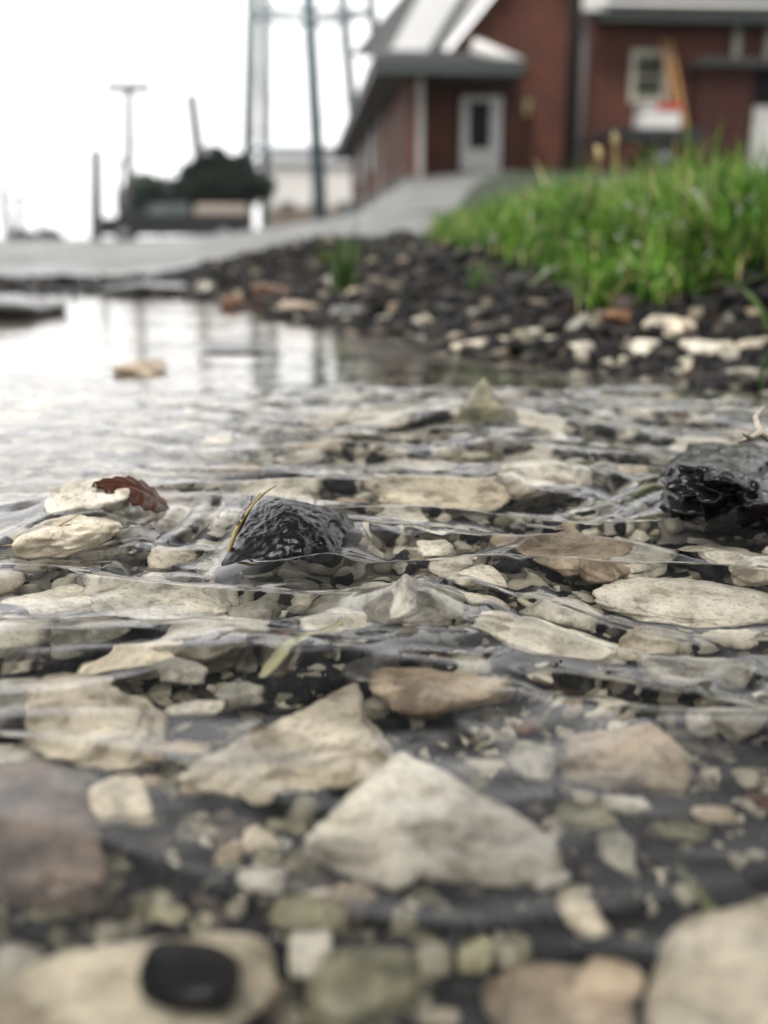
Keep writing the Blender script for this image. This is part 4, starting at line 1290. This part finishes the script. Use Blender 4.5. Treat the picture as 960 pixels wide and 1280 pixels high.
# ------------------------------------------------------------------ water tower
tw = empty("water_tower", (*at_y(370, 280, 62)[:2], 0.0))
tag(tw, "tall blue grey water tower on five slanting legs left of the building", "water tower")
legs = [((309, 275), (315, 0), 64, "steel_mid", .36), ((331, 275), (336, 0), 72, "steel_mid", .34), ((401, 275), (383, 0), 56, "steel_teal", .36), ((452, 275), (428, 0), 60, "steel_mid", .32), ((492, 275), (463, 0), 68, "steel_mid", .32)]
tops, mids, lows = [], [], []
H_T = 27.0
ctr = Vector((tw.location.x, tw.location.y, 0))
for (b0, t0, Y, mt, r_) in legs:
    Bp = Vector(at_y(*b0, Y)); Tp = Vector(at_y(*t0, Y))
    Tp.y = Y + (64 - Y) * 0.25
    dv_ = Tp - Bp
    top = Bp + dv_ * ((H_T - Bp.z) / dv_.z)
    low = Bp + dv_ * (-(Bp.z + .8) / dv_.z)
    MB().tube([low - ctr, top - ctr], r_, r_ * .85, 12).build("tower_leg", M[mt], tw, smooth=True)
    tops.append(top - ctr)
    mids.append(Bp + dv_ * .93 - ctr); lows.append(Bp + dv_ * .33 - ctr)
order = [0, 2, 4, 3, 1] if False else [0, 2, 3, 4, 1]
for ring in (mids, lows):
    for i in range(5):
        a_, b_ = ring[order[i]], ring[order[(i + 1) % 5]]
        MB().tube([a_, b_], .17, .17, 8).build("strut", M["steel_mid"], tw)
for i in range(5):
    MB().tube([lows[order[i]], mids[order[(i + 1) % 5]]], .025, .025, 5).build("tie_rod", M["steel_pale"], tw)
cc = sum(tops, Vector()) / 5
tv, tf = ico(4)
tk = tv * np.array([4.4, 4.4, 3.2]); tk[:, 2] = np.where(tk[:, 2] > 0, tk[:, 2] * 1.2, tk[:, 2])
link("tank", mesh_np("tank", tk, tf), M["steel_pale"], tw, loc=(cc.x, cc.y, H_T + 2.6))
MB().tube([(cc.x, cc.y, H_T + .3), (cc.x, cc.y, H_T - 1.2)], .7, .5, 14).build("riser_cap", M["steel_pale"], tw, smooth=True)

# ------------------------------------------------------------------ poles
def pole(px, top, Y, r_, label, base_px=None, arm=None, mat="wood_pole"):
    T = at_y(px, top, Y); B = at_y(base_px if base_px is not None else px, 300, Y)
    zg = terr1(B[0], Y)
    e = empty("utility_pole", (B[0], Y, zg))
    tt = Vector((T[0] - B[0], 0, T[2] - zg))
    MB().tube([(0, 0, -.5), tt], r_ * .95, r_ * .8, 12).build("pole_shaft", M[mat], e, smooth=True)
    if arm:
        hw = arm * Y / F
        MB().box((tt.x - hw, -.12, tt.z - .45), (tt.x + hw, .0, tt.z - .05)).build("crossarm", M[mat], e)
        for q in (-.9, -.45, .45, .9):
            MB().tube([(tt.x + hw * q, -.06, tt.z - .05), (tt.x + hw * q, -.06, tt.z + .12)], .05, .04, 8).build("insulator", M["steel_pale"], e)
    tag(e, label, "utility pole", "utility poles")
    return T


A_ = pole(161, 104, 60, .27, "tallest utility pole, with a wide crossarm, left of the trees", arm=27)
pole(239, 118, 75, .46, "leaning utility pole rising behind the large dark tree", base_px=262)
C_ = pole(120, 187, 85, .52, "plain utility pole left of the one with the wide crossarm")
D_ = pole(148, 200, 150, .34, "faint thin utility pole between two nearer ones, a small crossarm on it", arm=10)
pole(24, 244, 150, .5, "small utility pole with a crossarm near the left edge", arm=12)
pole(2, 230, 120, .45, "leaning utility pole on the left frame edge", base_px=12)
pole(50, 268, 260, .5, "tiniest far utility pole beyond the small shrubs")
w0 = Vector(D_); w1 = Vector(at_y(300, -10, 22))
pts = [w0.lerp(w1, t) - Vector((0, 0, 4 * .5 * t * (1 - t))) for t in np.linspace(0, 1, 14)]
tag(MB().tube(pts, .03, .03, 6).build("overhead_cable", M["wood_pole"]), "thin overhead cable climbing to the right across the white sky", "cable")

# ------------------------------------------------------------------ trees
def tree(px, base, top, wpx, Y, label, nleaf=4200, seed=1, name="tree", leaf=.16, col=(.018, .042, .030)):
    r = np.random.default_rng(seed)
    B = at_y(px, base, Y); zg = terr1(B[0], Y)
    H = at_y(px, top, Y)[2] - zg; Wd = wpx * Y / F
    e = empty(name, (B[0], Y, zg))
    tr_ = MB().tube([(0, 0, -.3), (.05, 0, H * .25), (0, .05, H * .6)], H * .035, H * .015, 10)
    for k in range(7):
        a = k * 2.4; rr_ = Wd * .32
        tr_.tube([(0, 0, H * (.2 + .04 * k)), (math.cos(a) * rr_ * .6, math.sin(a) * rr_ * .6, H * (.42 + .03 * k)), (math.cos(a) * rr_, math.sin(a) * rr_, H * (.6 + .03 * k))], H * .016, H * .005, 6)
    tr_.build("trunk", M["bark"], e, smooth=True)
    nc = 26
    cl = r.normal(size=(nc, 3)); cl /= np.linalg.norm(cl, axis=1)[:, None]
    cl *= (r.random((nc, 1)) ** .5) * .8
    cc_ = cl * np.array([Wd / 2, Wd / 2, H * .40]) + np.array([0, 0, H * .54])
    cr = r.uniform(.16, .30, nc) * Wd * .9
    i = r.integers(0, nc, nleaf)
    dd_ = r.normal(size=(nleaf, 3)); dd_ /= np.linalg.norm(dd_, axis=1)[:, None]
    P = cc_[i] + dd_ * (cr[i] * r.random(nleaf) ** .35)[:, None] * np.array([1, 1, .75])
    P[:, 2] = np.maximum(P[:, 2], 0.05)
    a = r.normal(size=(nleaf, 3)); a /= np.linalg.norm(a, axis=1)[:, None]
    b_ = np.cross(a, r.normal(size=(nleaf, 3))); b_ /= np.linalg.norm(b_, axis=1)[:, None]
    s = leaf * r.uniform(.6, 1.4, (nleaf, 1))
    v = np.stack([P - a * s, P + b_ * s * .5, P + a * s, P - b_ * s * .5], 1).reshape(-1, 3)
    f = np.arange(nleaf * 4).reshape(-1, 4)
    me = mesh_np("crown", v, f, False)
    tone = r.uniform(.6, 1.5, nc)[i][:, None] * r.uniform(.7, 1.3, (nleaf, 1))
    set_tint(me, np.repeat(np.array(col) * tone, 4, axis=0))
    link("crown", me, M["foliage"], e)
    tag(e, label, name.replace("_", " "))


tree(282, 284, 174, 98, 62, "larger dark leafy tree behind the parked truck", 9000, 3, leaf=.2)
tree(252, 286, 196, 60, 66, "middle dark tree overlapping the larger one's left side", 5000, 9, leaf=.2)
tree(200, 292, 222, 96, 64, "lower dark green tree at the left end of the clump", 6500, 5, leaf=.18, col=(.026, .055, .038))
tree(30, 306, 292, 32, 150, "low shrub at the foot of the small crossarm pole", 1200, 6, "shrub", .3)
tree(66, 304, 288, 34, 160, "low shrub right of the small crossarm pole", 1200, 7, "shrub", .3)

# ------------------------------------------------------------------ pickup truck (length along local x, nose at -x)
TY = 41.0
tpos = at_y(221, 300, TY); tz = terr1(tpos[0], TY)
tk = empty("pickup_truck", (tpos[0], TY, tz - .16), R(8)); tk.scale = (1.02, 1, .92)
S_ = 1.0
body = MB()
prof = [(-2.75, .26), (-2.78, .75), (-2.65, .92), (-1.35, 1.02), (-1.3, 1.0), (2.75, 1.0), (2.78, .26)]
body.prism(prof, -.92, .92); body.build("body", M["truck_dark"], tk)
cab = MB().prism([(-1.45, 1.003), (-.72, 1.56), (.42, 1.60), (.62, 1.003)], -.80, .80)
cb = cab.build("cab", flat_mat("teal_cab_paint", (.045, .06, .062), .35, 2, .1), tk)
MB().prism([(-1.18, 1.06), (-.62, 1.50), (-.10, 1.52), (-.10, 1.06)], -.83, -.803).prism([(-.02, 1.06), (-.02, 1.52), (.34, 1.53), (.46, 1.06)], -.83, -.803).build("side_glass", M["truck_glass"], cb)
MB().prism([(-1.18, 1.06), (-.62, 1.50), (-.10, 1.52), (-.10, 1.06)], .803, .83).prism([(-.02, 1.06), (-.02, 1.52), (.34, 1.53), (.46, 1.06)], .803, .83).build("side_glass", M["truck_glass"], cb)
slp = Euler((0, math.atan2(.53, .70) * -1, 0)).to_matrix()
MB().box((-1.13 - .40, -.7, 1.27), (-1.13 + .40, .7, 1.30), rot=slp).build("windscreen", M["truck_glass"], cb)
MB().box((.70, -.86, 1.003), (2.72, .86, 1.50), .12).build("bed_cover", M["tarp"], tk)
MB().box((-2.9, -.9, .36), (-2.785, .9, .6), .02).build("bumper", M["chrome"], tk)
MB().box((2.785, -.9, .36), (2.9, .9, .6), .02).build("bumper", M["chrome"], tk)
for sy in (-1, 1):
    MB().box((-2.80, sy * .72 - .14, .66), (-2.70, sy * .72 + .14, .84), .02).build("headlight", M["trim_white"], tk)
    MB().box((2.74, sy * .80 - .08, .62), (2.80, sy * .80 + .08, .94), .02).build("tail_light", M["lamp_red"], tk)
    for sx in (-1.85, 1.75):
        y0_ = sy * .86
        wq_ = MB().tube([(sx, y0_ - .12, .38), (sx, y0_ + .12, .38)], .38, .38, 24).build("wheel", M["rubber"], tk)
        MB().tube([(sx, y0_ - .13, .38), (sx, y0_ + .13, .38)], .2, .2, 16).build("rim", M["chrome"], wq_)
    MB().box((-1.15, sy * .98 - .08, 1.05), (-.95, sy * .98 + .08, 1.22), .02).build("mirror", M["truck_dark"], tk)
tag(tk, "dark pickup truck with a tan cover over its bed, parked before the trees", "pickup truck")

# far pale building and brown fence behind the tower
fb = at_y(392, 285, 95); zg = terr1(fb[0], 95)
e = empty("pale_shed", (fb[0], 95, zg))
zt = at_y(392, 205, 95)[2] - zg
hw = 62 * 95 / F
MB().box((-hw, 0, -.5), (hw, 9, zt)).build("wall", M["pale_wall"], e)
MB().prism([(-hw - .4, zt), (hw + .4, zt), (hw * .9, zt + 1.2), (-hw * .9, zt + 1.2)], -.4, 9.4).build("roof", M["roof_pale"], e)
for i in (-.5, .1, .6):
    MB().box((hw * i - .7, -.05, 1.2), (hw * i + .7, -.003, 2.6)).build("window", M["truck_glass"], e)
tag(e, "low pale building behind the legs of the water tower", "building")
fb = at_y(380, 283, 80); zg = terr1(fb[0], 80)
e = empty("board_fence", (fb[0], 80, zg))
hw = 46 * 80 / F; zt = at_y(380, 258, 80)[2] - zg
m = MB()
for i in range(24):
    x = -hw + 2 * hw * i / 24
    m.box((x, 0, 0), (x + 2 * hw / 24 - .03, .05, zt * random.uniform(.94, 1)))
m.build("fence_boards", M["brown_board"], e)
for i in range(5):
    x = -hw + 2 * hw * i / 4
    MB().box((x - .06, .053, -.3), (x + .06, .17, zt + .08)).build("post", M["brown_board"], e)
tag(e, "brown board fence in front of the low pale building", "fence")

# ------------------------------------------------------------------ air
hz = MB().box((-420, -60, -3), (420, 420, 40))
hm = bpy.data.materials.new("thin_mist"); hm.use_nodes = True
nt = hm.node_tree; nt.nodes.remove(nt.nodes["Principled BSDF"])
pv = N(nt, "ShaderNodeVolumePrincipled"); pv.inputs["Color"].default_value = (0.93, 0.94, 0.95, 1); pv.inputs["Density"].default_value = 0.0003
nt.links.new(pv.outputs[0], nt.nodes["Material Output"].inputs["Volume"])
hz_o = hz.build("haze", hm); tag(hz_o, "thin pale mist that fades the far poles", None, kind="stuff")

# ------------------------------------------------------------------ light, sky, camera
SUN_EL, SUN_AZ = 62.0, -150.0      # azimuth measured from +Y, negative to the left
w = bpy.data.worlds.new("World"); scene.world = w; w.use_nodes = True
nt = w.node_tree; bg = nt.nodes["Background"]
sky = nt.nodes.new("ShaderNodeTexSky"); sky.sky_type = "NISHITA"; sky.sun_disc = False
sky.sun_elevation = R(SUN_EL); sky.sun_rotation = R(SUN_AZ); sky.dust_density = 6.0; sky.air_density = 1.0; sky.ozone_density = 1.0
hs = nt.nodes.new("ShaderNodeHueSaturation"); hs.inputs["Saturation"].default_value = 0.12
nt.links.new(sky.outputs[0], hs.inputs["Color"])
mx = nt.nodes.new("ShaderNodeMix"); mx.data_type = "RGBA"; mx.inputs[0].default_value = 0.80
mx.inputs[7].default_value = (8.75, 8.65, 8.6, 1)
nt.links.new(hs.outputs[0], mx.inputs[6])
# overcast sky; dimming overhead and behind is added to cut reflections and front light
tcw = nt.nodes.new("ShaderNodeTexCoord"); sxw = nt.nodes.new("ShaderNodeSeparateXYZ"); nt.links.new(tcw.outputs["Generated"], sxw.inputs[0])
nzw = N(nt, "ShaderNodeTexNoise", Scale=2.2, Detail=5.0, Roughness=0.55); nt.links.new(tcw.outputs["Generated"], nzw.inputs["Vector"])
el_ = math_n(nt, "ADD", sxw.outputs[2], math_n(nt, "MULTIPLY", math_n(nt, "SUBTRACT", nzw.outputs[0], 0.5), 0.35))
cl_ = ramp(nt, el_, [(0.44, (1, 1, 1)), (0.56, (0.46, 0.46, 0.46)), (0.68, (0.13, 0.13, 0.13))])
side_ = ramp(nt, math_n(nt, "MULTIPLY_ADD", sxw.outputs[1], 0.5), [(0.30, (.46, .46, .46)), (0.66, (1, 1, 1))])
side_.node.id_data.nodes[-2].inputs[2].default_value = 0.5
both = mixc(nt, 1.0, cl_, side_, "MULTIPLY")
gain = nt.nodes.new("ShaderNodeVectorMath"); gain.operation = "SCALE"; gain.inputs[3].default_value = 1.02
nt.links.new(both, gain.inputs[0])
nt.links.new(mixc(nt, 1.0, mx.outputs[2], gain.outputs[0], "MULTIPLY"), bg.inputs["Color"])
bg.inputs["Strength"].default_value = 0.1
sl = bpy.data.lights.new("sun", "SUN"); sl.energy = 1.5; sl.angle = R(24); sl.color = (1, .96, .90)
so = bpy.data.objects.new("sun", sl); COL.objects.link(so)
dirv = Vector((math.sin(R(SUN_AZ)) * math.cos(R(SUN_EL)), math.cos(R(SUN_AZ)) * math.cos(R(SUN_EL)), math.sin(R(SUN_EL))))
so.rotation_euler = dirv.to_track_quat("Z", "Y").to_euler()

cd = bpy.data.cameras.new("camera"); co = bpy.data.objects.new("camera", cd); COL.objects.link(co)
co.location = CAM; co.rotation_euler = (math.pi / 2 - PITCH, 0, 0)
cd.sensor_fit = "VERTICAL"; cd.sensor_height = 24.0; cd.lens = 24.0 * F / 1280
cd.clip_start = 0.01; cd.clip_end = 6000
cd.dof.use_dof = True; cd.dof.focus_distance = 0.45; cd.dof.aperture_fstop = 3.7
scene.camera = co
scene.view_settings.view_transform = "Standard"
try: scene.view_settings.look = "None"
except Exception: pass
scene.view_settings.exposure = 1.42; scene.view_settings.gamma = 1.0
scene.cycles.use_denoising = True
scene.cycles.max_bounces = 10; scene.cycles.transmission_bounces = 8; scene.cycles.volume_bounces = 0
scene.cycles.caustics_refractive = True; scene.cycles.caustics_reflective = False
scene.cycles.sample_clamp_indirect = 6.0
